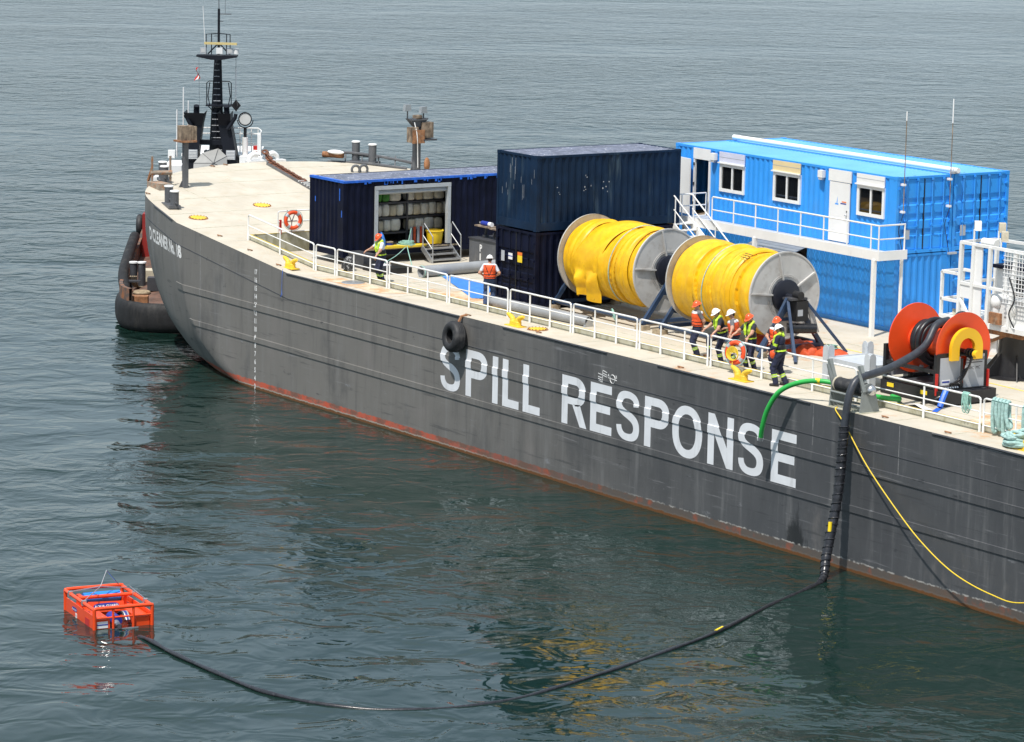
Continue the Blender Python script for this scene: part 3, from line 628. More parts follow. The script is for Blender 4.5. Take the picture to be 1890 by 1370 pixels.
for (x,y) in ((-34.4,1.35),(-27.0,.5),(-24.6,.45),(-22.2,.3),(-5.2,.25),(2.55,.25),(12.2,.3),(14.9,.3),(-9.4,.25),(-38.6,6.6),(-38.75,7.3)):
    MB().torus((x,y,sheer(x)+.03),(0,.3,1),.09,.022,12,6).build('lashing_ring','rusty',barge)

# weld beads between the deck plates
for x in (-28.4,-30.8,-33.2,-35.6,-37.6):
    ye = float(np.interp(-x, -OUT[:,0], OUT[:,1])) if x < -29.5 else 0.
    MB().tube([(x,ye+.1,sheer(x)+.002),(x,BM,sheer(x)+.022),(x,2*BM-ye-.1,sheer(x)+.002)],.012,5).build('plate_weld','coaming',barge)
for y in (3.2,6.0,8.85,11.7): MB().tube([(CX-.1,y,sheer(CX)+.012),(-36.5,y,sheer(-36.5)+.012)],.010,5).build('plate_weld','coaming',barge)
for x in (-19,-16.6,-14.2,-6.5,-2.9,.7,3.1,5.5,7.9,10.3,12.7,15.1,17.5): MB().tube([(x,.06,ZD+.001),(x,CY-.05,ZD+.001)],.009,5).build('plate_weld','coaming',barge)
for x in (-19.2,-16.8,-14.4,4.4,6.8,13.6,16.0): MB().tube([(x,CY+.1,ZD+.003),(x,9.5,ZD+.003)],.010,5).build('plate_weld','coaming',barge)
for y in (2.7,5.6,8.0): MB().tube([(-21,y,ZD+.003),(19,y,ZD+.003)],.010,5).build('plate_weld','coaming',barge)

# ------------------------------------------------------------------ containers
def add_casting(root, x, y, z, mt): MB().bx(x-.085,x+.085,y-.085,y+.085,z,z+.12).build('corner_casting', mt, root)
def container(name, label, loc, LX, LY, LZ, mt, roof, faces, group=None, holes={}, low_rail=.16, top_rail=.09):
    """faces: dict side -> 'corr' | 'doors' | None for sides x0,x1,y0,y1; local origin at the low x, low y corner"""
    t_ = thing(name, label, 'container', loc, 0, group)
    fb = MB(); p = .11
    for x in (p/2, LX-p/2):
        for y in (p/2, LY-p/2): fb.bx(x-p/2,x+p/2,y-p/2,y+p/2,.06,LZ-.06)
    for y in (.05, LY-.05): fb.bx(p,LX-p,y-.045,y+.045,.02,low_rail); fb.bx(p,LX-p,y-.045,y+.045,LZ-top_rail,LZ-.012)
    for x in (.05, LX-.05): fb.bx(x-.045,x+.045,p,LY-p,.02,low_rail); fb.bx(x-.045,x+.045,p,LY-p,LZ-top_rail,LZ-.012)
    fb.build('frame', mt, t_, smooth=0)
    for x in (.08, LX-.08):
        for y in (.08, LY-.08): add_casting(t_,x,y,0,mt); add_casting(t_,x,y,LZ-.12,mt)
    h0, h1 = low_rail, LZ-top_rail
    sides = dict(y0=((p,.012,h0),(1,0,0),LX-2*p,(0,-1,0)), x1=((LX-.012,p,h0),(0,1,0),LY-2*p,(1,0,0)), y1=((LX-p,LY-.012,h0),(-1,0,0),LX-2*p,(0,1,0)), x0=((.012,LY-p,h0),(0,-1,0),LY-2*p,(-1,0,0)))
    for sd_, kind in faces.items():
        O, U, L, N_ = sides[sd_]
        if kind == 'corr':
            mb = MB(); hl = [(a-p,b-p,c-h0,d-h0) for a,b,c,d in holes.get(sd_,[])]
            mb.sheet(O, U, (0,0,1), L, h1-h0, corr(L), hl, N_); mb.build('corrugated_wall', mt, t_, smooth=0)
        elif kind == 'doors':
            O = V3(O); U = V3(U); N_ = V3(N_)
            for d in (0,1):
                w_ = L/2-.012; Od = O + U*(d*(L/2+.006)) + N_*(-.03)
                mb = MB(); hh = h1-h0-.02; g = .05; pr = [(0,0)]
                for zc in (.24,.46,.68): zc*=hh; pr += [(zc-.13,0),(zc-.09,-.035),(zc+.09,-.035),(zc+.13,0)]
                pr += [(hh,0)]
                mb.sheet(Od+V3((0,0,.01)), (0,0,1), U, hh, w_, pr, [], N_)
                dr = mb.build('door', mt, t_, smooth=0)
                for fx in (.28,.72):
                    q = Od + U*(w_*fx) + N_*.05; rb = MB(); rb.cyl(q+V3((0,0,-.02)), q+V3((0,0,hh+.03)), .018, n=8)
                    for zf in (.0,.35,.65,.995): rb.box(q+V3((0,0,hh*zf)), (.07 if abs(U[0])>.5 else .06,.06 if abs(U[0])>.5 else .07,.06))
                    rb.bar(q+V3((0,0,hh*.33))+N_*.02, q+V3((0,0,hh*.33))+U*(.22 if fx<.5 else -.22)+N_*.03, .03,.02)
                    rb.build('lock_rod', mt, dr)
                gk = MB(); e = Od + U*(w_ if d == 0 else 0) + N_*.004; gk.bar(e+V3((0,0,.01)), e+V3((0,0,hh)), .022, .02, up=tuple(U)); gk.build('gasket','black',dr)
                for zf in (.12,.38,.62,.88):
                    e = Od + U*(0.0 if d == 0 else w_) + N_*.03; MB().box(e+V3((0,0,hh*zf)), (.09,.09,.07)).build('hinge', mt, dr)
        elif kind == 'flat':
            MB().sheet(O, U, (0,0,1), L, h1-h0, None, [(a-p,b-p,c-h0,d-h0) for a,b,c,d in holes.get(sd_,[])], N_).build('wall', mt, t_, smooth=0)
    if roof:
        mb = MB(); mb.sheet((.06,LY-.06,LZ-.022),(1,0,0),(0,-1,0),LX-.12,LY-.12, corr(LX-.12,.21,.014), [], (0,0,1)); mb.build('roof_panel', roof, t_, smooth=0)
    MB().bx(.1,LX-.1,.1,LY-.1,.1,.14).build('floor', 'wood_old', t_, smooth=0)
    return t_
# dark stack amidships
DX0, DY0 = -11.84, 2.94
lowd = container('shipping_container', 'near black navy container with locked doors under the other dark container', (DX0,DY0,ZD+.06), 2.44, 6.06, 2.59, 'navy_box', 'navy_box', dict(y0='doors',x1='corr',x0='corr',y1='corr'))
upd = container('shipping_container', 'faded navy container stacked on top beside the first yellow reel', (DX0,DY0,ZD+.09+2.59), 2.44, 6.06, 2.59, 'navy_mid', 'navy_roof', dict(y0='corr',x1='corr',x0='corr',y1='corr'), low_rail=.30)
for (x,z,w_,h_,mt) in ((.42,1.42,.2,.36,'panel_grey'),(.86,1.52,.25,.22,'print_white'),(1.42,1.48,.28,.34,'sign_yellow')):
    MB().bx(x,x+w_,-.045,-.04,z,z+h_).build('placard', mt, lowd, smooth=0)
MB().bx(1.42,1.70,-.047,-.042,1.72,1.83).build('placard_band','sign_orange',lowd,smooth=0); MB().bx(.86,1.11,-.047,-.042,1.62,1.65).build('placard_band','print_blue',lowd,smooth=0)
for k in range(14):           # worn stencil and scratches on the long side
    y = random.choice((1.0,2.05,2.9))+random.uniform(-.22,.22); z = 1.55+random.uniform(-.35,.3); MB().bx(2.432,2.436,y,y+random.uniform(.015,.05),z,z+random.uniform(.02,.06)).build('paint_chip','panel_grey',upd,smooth=0)
for k in range(14):
    x = random.uniform(.2,2.3); z = random.uniform(1.0,2.2); MB().bx(x,x+.008,-.004,0.0,z,z+random.uniform(.1,.6)).build('scratch','panel_grey',upd,smooth=0)

# workshop container with the raised roller shutter
WX0, WY0, WZ = -24.19, 2.77, ZD+.30
oy0, oy1, oz0, oz1 = 1.39, 4.71, .30, 2.58         # shutter opening, measured along the side
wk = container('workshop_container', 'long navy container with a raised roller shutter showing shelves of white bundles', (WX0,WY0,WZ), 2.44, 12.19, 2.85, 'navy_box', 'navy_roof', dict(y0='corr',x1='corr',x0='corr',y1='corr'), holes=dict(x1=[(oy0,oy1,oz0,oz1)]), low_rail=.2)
fr = MB(); f_ = .12; X1 = 2.44
for a,b_ in ((oy0-.01,oy0+f_),(oy1-f_,oy1+.01)): fr.bx(X1-.16,X1+.02,a,b_,oz0,oz1)
fr.bx(X1-.16,X1+.025,oy0-.012,oy1+.012,oz1-f_,oz1+.02); fo = fr.build('shutter_frame','shutter',wk,smooth=0)
sh = MB(); sh.cyl((X1-.2,oy0+f_,oz1-.22),(X1-.2,oy1-f_,oz1-.22),.11,n=16); sh.build('rolled_shutter','shutter',fo)
for k in range(1): MB().bx(X1-.10,X1-.07,oy0+f_,oy1-f_,oz1-.22-.055*(k+1),oz1-.22-.055*k-.006).build('slat','shutter',fo)
il = MB(); il.bx(.1,.14,.6,6.8,.15,2.7); il.build('back_lining','dark_grey',wk,smooth=0)
MB().bx(.15,2.3,6.2,6.24,.15,2.7).build('partition','dark_grey',wk,smooth=0); MB().bx(.15,2.3,.7,.74,.15,2.7).build('partition','dark_grey',wk,smooth=0)
MB().bx(.2,2.43,oy0-.3,oy1+.4,.19,.26).build('sill_plate','wood',wk,smooth=0)
lev = (.70,1.27,1.83)                              # shelf heights in the container
rk = thing('shelf_rack', 'dark steel rack of three shelves inside the navy workshop container', 'shelf', (WX0,WY0,WZ))
for zz_ in lev: MB().bx(.75,1.38,1.4,6.0,zz_-.07,zz_).build('shelf','dark_grey',rk,smooth=0)
for y_ in (1.45,3.46,5.95):
    for x_ in (.8,1.36): MB().bar((x_,y_,.26),(x_,y_,2.5),.07).build('upright','dark_grey',rk,smooth=0)
def pillow(name, c, d, mt, label, group):
    mb = MB(); n, m = 14, 8; P = []; ph = random.uniform(0,9)
    for i in range(m+1):
        t_ = -math.pi/2 + math.pi*i/m; row = []
        for k in range(n+1):
            q = 2*math.pi*(k%n)/n; e = .42; f = lambda v: math.copysign(abs(v)**e, v)
            w_ = 1+.04*math.sin(5*q+ph+3*t_)
            row.append((c[0]+d[0]/2*f(math.cos(t_))*f(math.cos(q))*w_, c[1]+d[1]/2*f(math.cos(t_))*f(math.sin(q))*w_, c[2]+d[2]/2*f(math.sin(t_))))
        P.append(row)
    mb.grid(P); return tag(mb.build(name, mt, None, smooth=60), label, 'bundle', group)
ORD = ('first','second','third','fourth','fifth','sixth','seventh','eighth','ninth','tenth')
rows = {0:[(1.5,.36),(1.87,.3),(2.18,.44),(2.95,.32),(3.28,.4),(3.69,.42),(4.12,.4)], 1:[(1.45,.34),(1.80,.32),(2.13,.3),(2.45,.30),(2.9,.26),(3.17,.34),(3.52,.36),(3.89,.34),(4.24,.28),(4.53,.3)], 2:[(1.45,.34),(1.80,.32),(2.13,.5),(2.9,.34),(3.25,.36),(3.62,.5),(4.13,.45)]}
for lv in range(3):
    for i,(y_,w_) in enumerate(rows[lv]):
        mt = 'bundle' if (i+lv)%3 else 'bundle_tan'; wd = 'white'; 
        if lv == 2 and i < 2: mt, wd = 'bundle_green','green'
        h_ = .44+.025*((i*7+lv)%3); hl = ('lowest','middle','top')[lv]
        if wd == 'green': lab, gp = '%s green plastic wrapped bundle on the top shelf of the workshop' % ('leftmost' if i == 0 else 'second'), 'green bundles in the workshop'
        elif mt == 'bundle_tan': lab, gp = 'tan wrapped bundle, %s from the left on the %s shelf of the workshop' % (ORD[i], hl), 'bundles on the %s shelf' % hl
        else: lab, gp = 'white wrapped bundle, %s from the left on the %s shelf of the workshop' % (ORD[i], hl), 'bundles on the %s shelf' % hl
        pillow('wrapped_bundle', (WX0+1.14,WY0+y_+w_/2+.58,WZ+lev[lv]+h_/2+.01), (.5,w_,h_), mt, lab, gp)
# paint drips and the bright blue lip on the roof edge
dr = MB(); dr.bx(-.01,2.45,-.012,-.004,2.77,2.842); dr.bx(2.444,2.452,-.01,12.19,2.77,2.842); dr.bx(2.36,2.452,0,12.19,2.846,2.853); dr.bx(0,2.36,-.01,.14,2.846,2.853); dr.build('blue_lip','drip_blue',wk,smooth=0)
for k in range(46):
    y_ = random.uniform(.1,11.5); l_ = random.choice((.05,.08,.1,.16,.22)); 
    if oy0-.1 < y_ < oy1+.1: l_ = min(l_,.14)
    MB().bx(2.44,2.449,y_,y_+random.uniform(.03,.14),2.775-l_,2.775).build('paint_drip','drip_blue',wk,smooth=0)
for (x,z,l_) in ((2.15,2.1,.45),(2.3,1.5,.25),(.4,1.9,.2)): MB().bx(x,x+.05,-.006,0.0,z,z+l_).build('paint_drip','drip_blue',wk,smooth=0)

# things in and by the workshop doorway
tb = thing('plastic_tub', 'round yellow plastic tub standing in the workshop doorway', 'tub', (WX0+2.05,WY0+4.27,WZ+.26))
MB().lathe([(.0,.03),(.26,.0),(.27,.02),(.33,.5),(.31,.5),(.25,.04),(0,.04)],n=28).build('body','tub_yellow',tb); MB().torus((0,0,.5),(0,0,1),.335,.025,28,8).build('rim','tub_yellow',tb)
sp = thing('access_stairs', 'small aluminium steps with handrails at the workshop shutter', 'stairs', (WX0+2.46,WY0+3.42,ZD))
for y_ in (0,1.25):
    MB().bar((.05,y_,.52),(.78,y_,.03),.04,.2).build('stringer','alu',sp)
    MB().tube([(.12,y_,.5),(.12,y_,1.35),(.2,y_,1.43),(.80,y_,1.0),(.82,y_,.0)],.024,8).build('handrail','alu',sp); MB().tube([(.12,y_,.98),(.80,y_,.52)],.018,6).build('mid_rail','alu',sp)
for k in range(3): MB().bx(.05+.24*k,.33+.24*k,.02,1.23,.44-.18*k,.48-.18*k).build('tread','alu',sp,smooth=0)
hc = thing('hose_coil', 'pale green hose coil lying on the workshop floor edge', 'hose', (WX0+2.15,WY0+2.95,WZ+.27))
for k in range(5): MB().torus((.02*k,.03*math.sin(k*2),.03+.035*k),(.06*math.sin(k),.05,1),.34-.03*k,.022,30,6).build('turn','rope_green',hc)
bp = tag(MB().prism([(0,0),(2.25,.0),(2.3,.07),(.0,.09)],(WX0+2.5,WY0+1.35,WZ+.245),(0,1,0),(0,0,1),.35).build('folded_boom','rope_yellow',None),'flat yellow strip of boom laid along the workshop sill','boom')
pl_ = MB(); pl_.tube(smooth_path([(WX0+2.1,WY0+3.2,WZ+.9),(WX0+2.2,WY0+3.0,WZ+.35),(WX0+2.55,WY0+2.75,WZ+.26),(WX0+3.6,WY0+2.3,ZD+.02)],4),.018,6); tag(pl_.build('rope_tail','rope_green',None),'pale green rope hanging from the workshop sill to the deck','rope')
pl_ = MB(); pl_.tube(smooth_path([(WX0+2.5,WY0+2.7,WZ+.26),(WX0+2.9,WY0+2.0,ZD+.3),(WX0+3.4,WY0+.9,ZD+.04)],4),.016,6); tag(pl_.build('rope_tail','rope_green',None),'thin green rope slanting from the workshop sill towards the worker','rope')
for i,y_ in enumerate((1.62,1.82)):
    cl = thing('hanging_jacket', 'black work jacket on a yellow hanger at the %s of the doorway' % ('left edge' if i == 0 else 'left, second in'), 'jacket', (WX0+1.7,WY0+y_,WZ))
    MB().lathe([(.05,1.62),(.13,1.55),(.16,1.3),(.17,.85),(.15,.82)],(0,0,0),(0,0,1),12).build('body','black',cl); MB().bar((0,0,1.6),(0,0,1.78),.04).build('hanger','rope_yellow',cl)
sk = thing('blue_sack', 'bright blue plastic sack slumped in the workshop doorway', 'bag', (WX0+2.3,WY0+1.72,WZ+.25))
MB().lathe([(.02,.0),(.2,.03),(.19,.3),(.12,.5),(.04,.62),(.0,.63)],n=14).build('body','tarp_blue',sk)
pt_ = thing('paint_pail', 'low blue pail with a tan lid by the blue sack', 'pail', (WX0+2.15,WY0+2.2,WZ+.26))
MB().cyl((0,0,0),(0,0,.17),.14,n=18).build('body','print_blue',pt_); MB().cyl((0,0,.17),(0,0,.2),.15,n=18).build('lid','wood',pt_)
for i,(y_,mt) in enumerate(((3.5,'alu'),(3.66,'orange_soft'),(3.82,'alu'),(3.94,'orange_soft'))):
    tag(MB().bar((WX0+1.8,WY0+y_-.12,WZ+.28),(WX0+1.45,WY0+y_+.1,WZ+.84),.09,.06).build('leaning_board',mt,None),('left grey','left orange','right grey','right orange')[i]+' board leaning under the lowest shelf beside the yellow tub','board','boards leaning under the shelf')
# black mat box and backpack at the rail
bx_ = thing('black_case', 'low black case with a white lid patch on deck beside the first worker', 'case', (-20.55,2.9,ZD))
MB().bx(0,1.5,0,1.2,0,.22).build('body','black',bx_,smooth=0); MB().bx(.3,.8,.2,.75,.222,.235).build('patch','print_white',bx_,smooth=0)
MB().bx(-1.2,-.1,.1,.6,.0,.55).build('side_box','dark_grey',bx_,smooth=0)
bk = thing('backpack', 'black and white patterned backpack standing behind the rail', 'backpack', (-20.6,2.35,ZD))
paint('pack', (.03,.03,.032), .8, var=.3, vs=9, dirt=(.6,.6,.6), da=.9, ds=11, thr=.5)
MB().lathe([(.0,.0),(.2,.02),(.22,.2),(.2,.42),(.1,.52),(0,.53)],n=14).build('body','pack',bk); MB().bx(-.14,.14,-.25,-.18,.08,.28).build('pocket','pack',bk)
MB().torus((0,0,.53),(0,1,0),.06,.015,12,6).build('handle','black',bk)
# workbench marked PI
wbn = thing('steel_workbench', 'dark grey steel bench box marked P I with a vice on top', 'workbench', (-20.25,7.38,ZD))
MB().bx(0,1.85,0,1.1,0,.98).build('cabinet','grey_steel',wbn,smooth=0); MB().bx(-.02,1.88,-.04,1.12,.98,1.02).build('bench_top','dark_grey',wbn,smooth=0)
pb = MB(); text_on(pb,'P',(.70,0,.56),(1,0,0),(0,0,1),.36,.012,.9,'LEFT',.006); pb.bx(.72,.79,-.007,-.004,.22,.48); pb.build('painted_mark','mark_white',wbn,smooth=0)
vc = MB(); vc.bx(.42,.56,.3,.5,1.02,1.12); vc.bar((.49,.4,1.1),(.55,.4,1.42),.08); vc.build('vice_stand','dark_grey',wbn)
MB().bx(.02,1.0,.2,.6,1.42,1.47).build('vice_board','wood_old',wbn)
gr = MB(); gr.cyl((1.25,.4,1.2),(1.6,.4,1.2),.09,n=12); gr.cyl((1.18,.4,1.2),(1.24,.4,1.2),.15,n=16); gr.cyl((1.62,.4,1.2),(1.68,.4,1.2),.15,n=16); gr.bx(1.3,1.55,.3,.5,1.02,1.15); gr.build('bench_grinder','dark_grey',wbn)
MB().bx(1.0,1.7,.2,.5,1.40,1.44).build('grinder_shelf','wood_old',wbn)
cy_ = thing('air_cylinder', 'blue cylinder with a white cap lying on the bench board', 'cylinder', (-20.1,7.75,ZD+1.55))
MB().cyl((.15,0,0),(.62,0,0),.09,n=14).build('tank','print_blue',cy_); MB().cyl((.62,0,0),(.8,0,.0),.085,n=14).build('cap','print_white',cy_); MB().cyl((-.02,0,0),(.15,0,0),.04,n=8).build('valve','alu',cy_)
# pipes and tarp on deck
pA = thing('steel_pipe', 'large grey pipe lying across the deck in front of the workbench', 'pipe', (-17.9,3.75,ZD))
MB().lathe([(.19,0),(.21,0),(.21,4.4),(.19,4.4),(.19,0)],(0,0,.21),(-.08,1,0),24).build('tube','pipe_grey',pA); MB().torus((0,.05,.21),(-.08,1,0),.215,.015,20,6).build('lashing','rope_green',pA)
tl = MB(); tl.tube(smooth_path([(-.02,.05,.0),(-.1,.5,.02),(.4,1.0,.02),(.9,.9,.02)],4),.015,6); tl.build('lashing_tail','rope_green',pA)
pB = thing('steel_pipe', 'long grey pipe lying along the deck behind the rail below the dark containers', 'pipe', (-11.0,2.15,ZD))
MB().lathe([(.16,0),(.18,0),(.18,5.5),(.16,5.5),(.16,0)],(0,0,.18),(1,.06,0),24).build('tube','pipe_grey',pB)
for d in (1.9,3.6): MB().torus((d,.06*d,.18),(1,.06,0),.182,.012,20,6).build('weld_ring','pipe_grey',pB)
MB().prism([(-.2,0),(.2,0),(0,.34)],(5.5,.33,.0),(0,1,0),(0,0,1),.08).build('end_chock','alu',pB)
tp = MB(); n = 14; G = []
cs = [(-18.2,4.75),(-15.2,5.2),(-12.3,2.85),(-12.7,2.55)]
for i in range(n+1):
    row = []
    for j in range(n+1):
        u, v = i/n, j/n; a = V3((*cs[0],0))*(1-u)*(1-v)+V3((*cs[1],0))*u*(1-v)+V3((*cs[2],0))*u*v+V3((*cs[3],0))*(1-u)*v
        row.append((a[0],a[1],ZD+.012+.02*abs(math.sin(7*u+3*v))*abs(math.cos(5*v-2*u))))
    G.append(row)
tag(tp.grid(G).build('tarpaulin','tarp_blue',None),'flat blue tarpaulin spread on deck beside the man in the orange vest','tarp')

# ------------------------------------------------------------------ blue office stack
OX, OY, OZ = 0.0, 10.855, ZD-.02
L_, W_ = 12.19, 2.44
def wx(x): return x + L_                              # world x -> distance along the office side
win = [(-9.55,-8.13,1.13,2.12),(-6.52,-5.03,1.13,2.14),(-2.01,-.60,1.13,2.16)]
zU = OZ + 2.59
hl = [(wx(a)+.06,wx(b_)-.06,c_+.06,d_-.06) for a,b_,c_,d_ in win] + [(wx(-11.02),wx(-10.18),.13,2.16)]
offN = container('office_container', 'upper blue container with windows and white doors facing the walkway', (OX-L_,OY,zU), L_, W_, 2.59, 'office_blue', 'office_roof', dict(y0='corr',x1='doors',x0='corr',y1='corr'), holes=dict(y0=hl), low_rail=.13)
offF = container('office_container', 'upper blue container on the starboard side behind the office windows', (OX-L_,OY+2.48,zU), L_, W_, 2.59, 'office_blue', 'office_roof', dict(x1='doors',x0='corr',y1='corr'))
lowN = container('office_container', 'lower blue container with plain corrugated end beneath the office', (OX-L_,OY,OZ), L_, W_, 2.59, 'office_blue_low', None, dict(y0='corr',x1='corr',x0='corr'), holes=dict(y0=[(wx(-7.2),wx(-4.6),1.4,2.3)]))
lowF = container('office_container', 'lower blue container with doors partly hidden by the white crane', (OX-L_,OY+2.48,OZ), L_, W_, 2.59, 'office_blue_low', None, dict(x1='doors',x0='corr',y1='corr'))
# interior lining so that openings read as rooms
MB().bx(.2,L_-.2,1.6,1.65,.15,2.5).build('inner_wall','wood_old',offN,smooth=0)
for k in range(4): MB().bx(wx(-11.4),wx(-9.9),1.1,1.55,.35+.5*k,.39+.5*k).build('inner_shelf','wood',offN,smooth=0)
for i,(a,z_,c_) in enumerate(((-10.9,.4,'wood'),(-10.6,.9,'wood'),(-10.8,1.45,'red'),(-10.5,1.95,'print_blue'),(-10.75,.95,'bundle_tan'))): MB().bx(wx(a),wx(a)+.22,1.12,1.35,z_,z_+.2).build('stored_box',c_,offN,smooth=0)
for i,(a,b_,c_,d_) in enumerate(win):
    x0, x1 = wx(a), wx(b_); f = .11; wf = MB(); wf.bx(x0,x1,-.035,.05,c_,c_+f); wf.bx(x0,x1,-.035,.05,d_-f,d_); wf.bx(x0,x0+f,-.035,.05,c_+f,d_-f); wf.bx(x1-f,x1,-.035,.05,c_+f,d_-f)
    wn = wf.build('window','white',offN,smooth=0); xm = (x0+x1)/2
    MB().bx(xm-.035,xm+.035,-.028,.045,c_+f,d_-f).build('mullion','white',wn,smooth=0)
    for p0,p1 in ((x0+f,xm-.035),(xm+.035,x1-f)): MB().bx(p0,p1,.012,.02,c_+f,d_-f).build('pane','pane',wn,smooth=0)
    aw = MB(); aw.bx(x0-.01,x1+.01,-.05,-.018,d_+.03,2.53); ao = aw.build('awning_panel',('awning_lilac','awning_beige','white')[i],offN,smooth=0)
    MB().bx(x0-.05,x1+.03,-.1,-.045,d_+.0,d_+.04).build('drip_edge','white',ao,smooth=0)
    MB().bx(x0-.005,x1+.005,-.055,-.05,d_+.22,d_+.235).build('panel_joint','panel_grey',ao,smooth=0)
hd = MB(); hd.bx(wx(-11.08),wx(-10.1),-.045,-.018,2.14,2.53); hd.build('door_header','white',offN,smooth=0)
df = MB(); df.bx(wx(-11.08),wx(-11.0),-.03,.05,.13,2.14); df.bx(wx(-10.2),wx(-10.1),-.03,.05,.13,2.14); df.build('door_frame','white',offN,smooth=0)
lf = MB(); lf.box((wx(-11.46),-.13,1.14),(.86,.045,1.98),rot=R(-9)); lo = lf.build('door','white',offN,smooth=0,label='white office door standing open flat against the wall')
for z_ in (.5,1.2,1.9): MB().bx(wx(-11.06),wx(-11.0),-.06,-.03,z_,z_+.1).build('hinge','dark_grey',lo,smooth=0)
pm = MB(); text_on(pm,'T',(wx(-11.86),-.21,1.68),(1,.16,0),(0,0,1),.22,.004,1,'LEFT',.002); pm.build('red_mark','print_red',lo,smooth=0)
d2 = MB(); d2.bx(wx(-3.42),wx(-2.36),-.05,-.012,.13,2.12); d2o = d2.build('door','white',offN,smooth=0,label='closed white office door with a small blue logo'); MB().bx(wx(-3.48),wx(-2.30),-.06,-.016,2.14,2.53).build('door_header','white',offN,smooth=0)
MB().sph((wx(-2.48),-.1,1.05),.04,8,6).build('handle','silver',d2o); MB().bx(wx(-2.5),wx(-2.46),-.065,-.05,1.15,1.2).build('lock','dark_grey',d2o,smooth=0)
lg = MB(); lg.prism([(0,0),(.17,0),(.17,.05),(.0,.05)],(wx(-3.1),-.052,1.36),(1,0,0),(0,0,1),.002); lg.prism([(.07,.06),(.12,.06),(.12,.28)],(wx(-3.1),-.052,1.36),(1,0,0),(0,0,1),.002); lg.build('logo','office_blue',d2o,smooth=0)
MB().bx(wx(-2.82),wx(-2.52),-.054,-.051,1.4,1.44).build('logo_line','print_blue',d2o,smooth=0); MB().bx(wx(-2.75),wx(-2.52),-.054,-.051,1.46,1.5).build('logo_line','sign_orange',d2o,smooth=0)
for a in (-9.96,-3.95):
    lm = MB(); lm.bx(wx(a),wx(a)+.24,-.16,-.01,2.2,2.44); lm.build('wall_lamp','white',offN,smooth=0)
    MB().bx(wx(a)+.03,wx(a)+.21,-.15,-.03,2.12,2.2).build('lamp_shade','panel_grey',offN,smooth=0)
for y_, mt in ((.35,0),(3.0-.1,0)):
    MB().bx(L_+.012,L_+.02,y_,y_+.24,.5,.82).build('data_plate','panel_grey',offN if y_<2 else offF,smooth=0) if y_<2 else MB().bx(L_+.012,L_+.02,.32,.56,.5,.86).build('data_plate','panel_grey',offF,smooth=0)
# whip antennas clamped to the door end
for o_, y_, zb, zm, zt in ((offN,.2,1.35,4.45,4.75),(offN,2.2,1.45,4.3,5.1)):
    an = MB(); an.cyl((L_+.12,y_,zb),(L_+.12,y_,zm),.016,n=6); ao = an.build('whip_antenna','wood_old',o_); MB().cyl((L_+.12,y_,zm),(L_+.12,y_,zt),.022,n=6).build('tip','print_white',ao)
    for z_ in (zb+.05,zb+.95): MB().bx(L_-.01,L_+.16,y_-.05,y_+.05,z_,z_+.07).build('clamp','print_white',ao,smooth=0)
    MB().tube(smooth_path([(L_+.12,y_,zb),(L_+.06,y_-.12,zb-.5),(L_+.05,y_-.02,.5),(L_+.05,y_+.1,.0)],5),.012,5).build('cable','black',ao)
for z_ in (2.53,2.64): MB().box((L_+.02,2.46,z_),(.16,.34,.07)).build('bridge_clamp','panel_grey',offN if z_ > 2.6 else lowN)
tag(MB().cyl((-12.0,OY+2.46,zU+2.72),(.2,OY+2.46,zU+2.72),.085,n=14).build('roof_pipe','white',None),'white pipe lying along the joint of the blue office roof','pipe')
# opening in the lower container: grey flap, dark room, red box
MB().prism([(0,0),(2.62,0),(2.62,.95),(0,.95)],(wx(-7.2),.0,2.32),(1,0,0),(0,-.95,-.32),.03).build('grey_flap','shutter',lowN,smooth=0)
MB().bx(wx(-7.3),wx(-4.5),.9,.95,.2,2.5).build('inner_wall','dark_grey',lowN,smooth=0); MB().bx(wx(-6.8),wx(-6.0),.3,.8,1.4,1.9).build('stored_box','red',lowN,smooth=0); MB().bx(wx(-5.7),wx(-4.9),.3,.8,1.4,1.8).build('stored_box','panel_grey',lowN,smooth=0)

# walkway
wk_ = thing('office_walkway', 'white steel walkway with railings along the upper office doors', 'walkway', (0,0,zU)); WY_ = 9.62; wz = .09
XL, XR = -10.1, .68
fs_ = MB(); fs_.bx(XL,XR,WY_-.02,WY_+.03,-.04,.27); fs_.build('fascia','white',wk_,smooth=0); MB().bx(XR-.05,XR,WY_+.03,OY-.04,-.04,.27).build('end_fascia','white',wk_,smooth=0); MB().bx(XL,XL+.05,8.72,OY-.04,-.04,.2).build('end_fascia','white',wk_,smooth=0)
gb = MB(); x = XL+.1
while x < XR-.08: gb.bx(x,x+.022,WY_+.03,OY-.05,wz-.03,wz); x += .062
for y_ in np.arange(WY_+.12,OY-.08,.2): gb.bx(XL+.06,XR-.06,y_,y_+.02,wz-.028,wz-.006)
g_ = gb.build('grating','white',wk_,smooth=0); g_['kind'] = 'stuff'
gb = MB(); gb.bx(XL+.05,-9.3,8.76,WY_-.03,wz-.03,wz+.01); gb.build('landing_plate','white',wk_,smooth=0)
rl = MB()
for hh, rr in ((1.11,.028),(.66,.022)): rl.tube([(-8.34,WY_,hh-.05),(-8.3,WY_,hh),(XR-.05,WY_,hh),(XR-.05,OY-.12,hh)],rr,8)
ro = rl.build('railing','rail_white',wk_)
for x in [-8.34+1.225*k for k in range(8)]+[XR-.05]: MB().cyl((x,WY_,.2),(x,WY_,1.1),.026,n=8).build('post','rail_white',ro)
MB().cyl((XR-.05,OY-.14,-.02),(XR-.05,OY-.14,1.12),.028,n=8).build('post','rail_white',ro)
rl = MB()
for hh in (1.02,.6,.22): rl.tube([(-9.62,8.76,hh),(XL+.03,8.76,hh),(XL+.03,OY-.2,hh)],.024,8)
ro = rl.build('railing','rail_white',wk_)
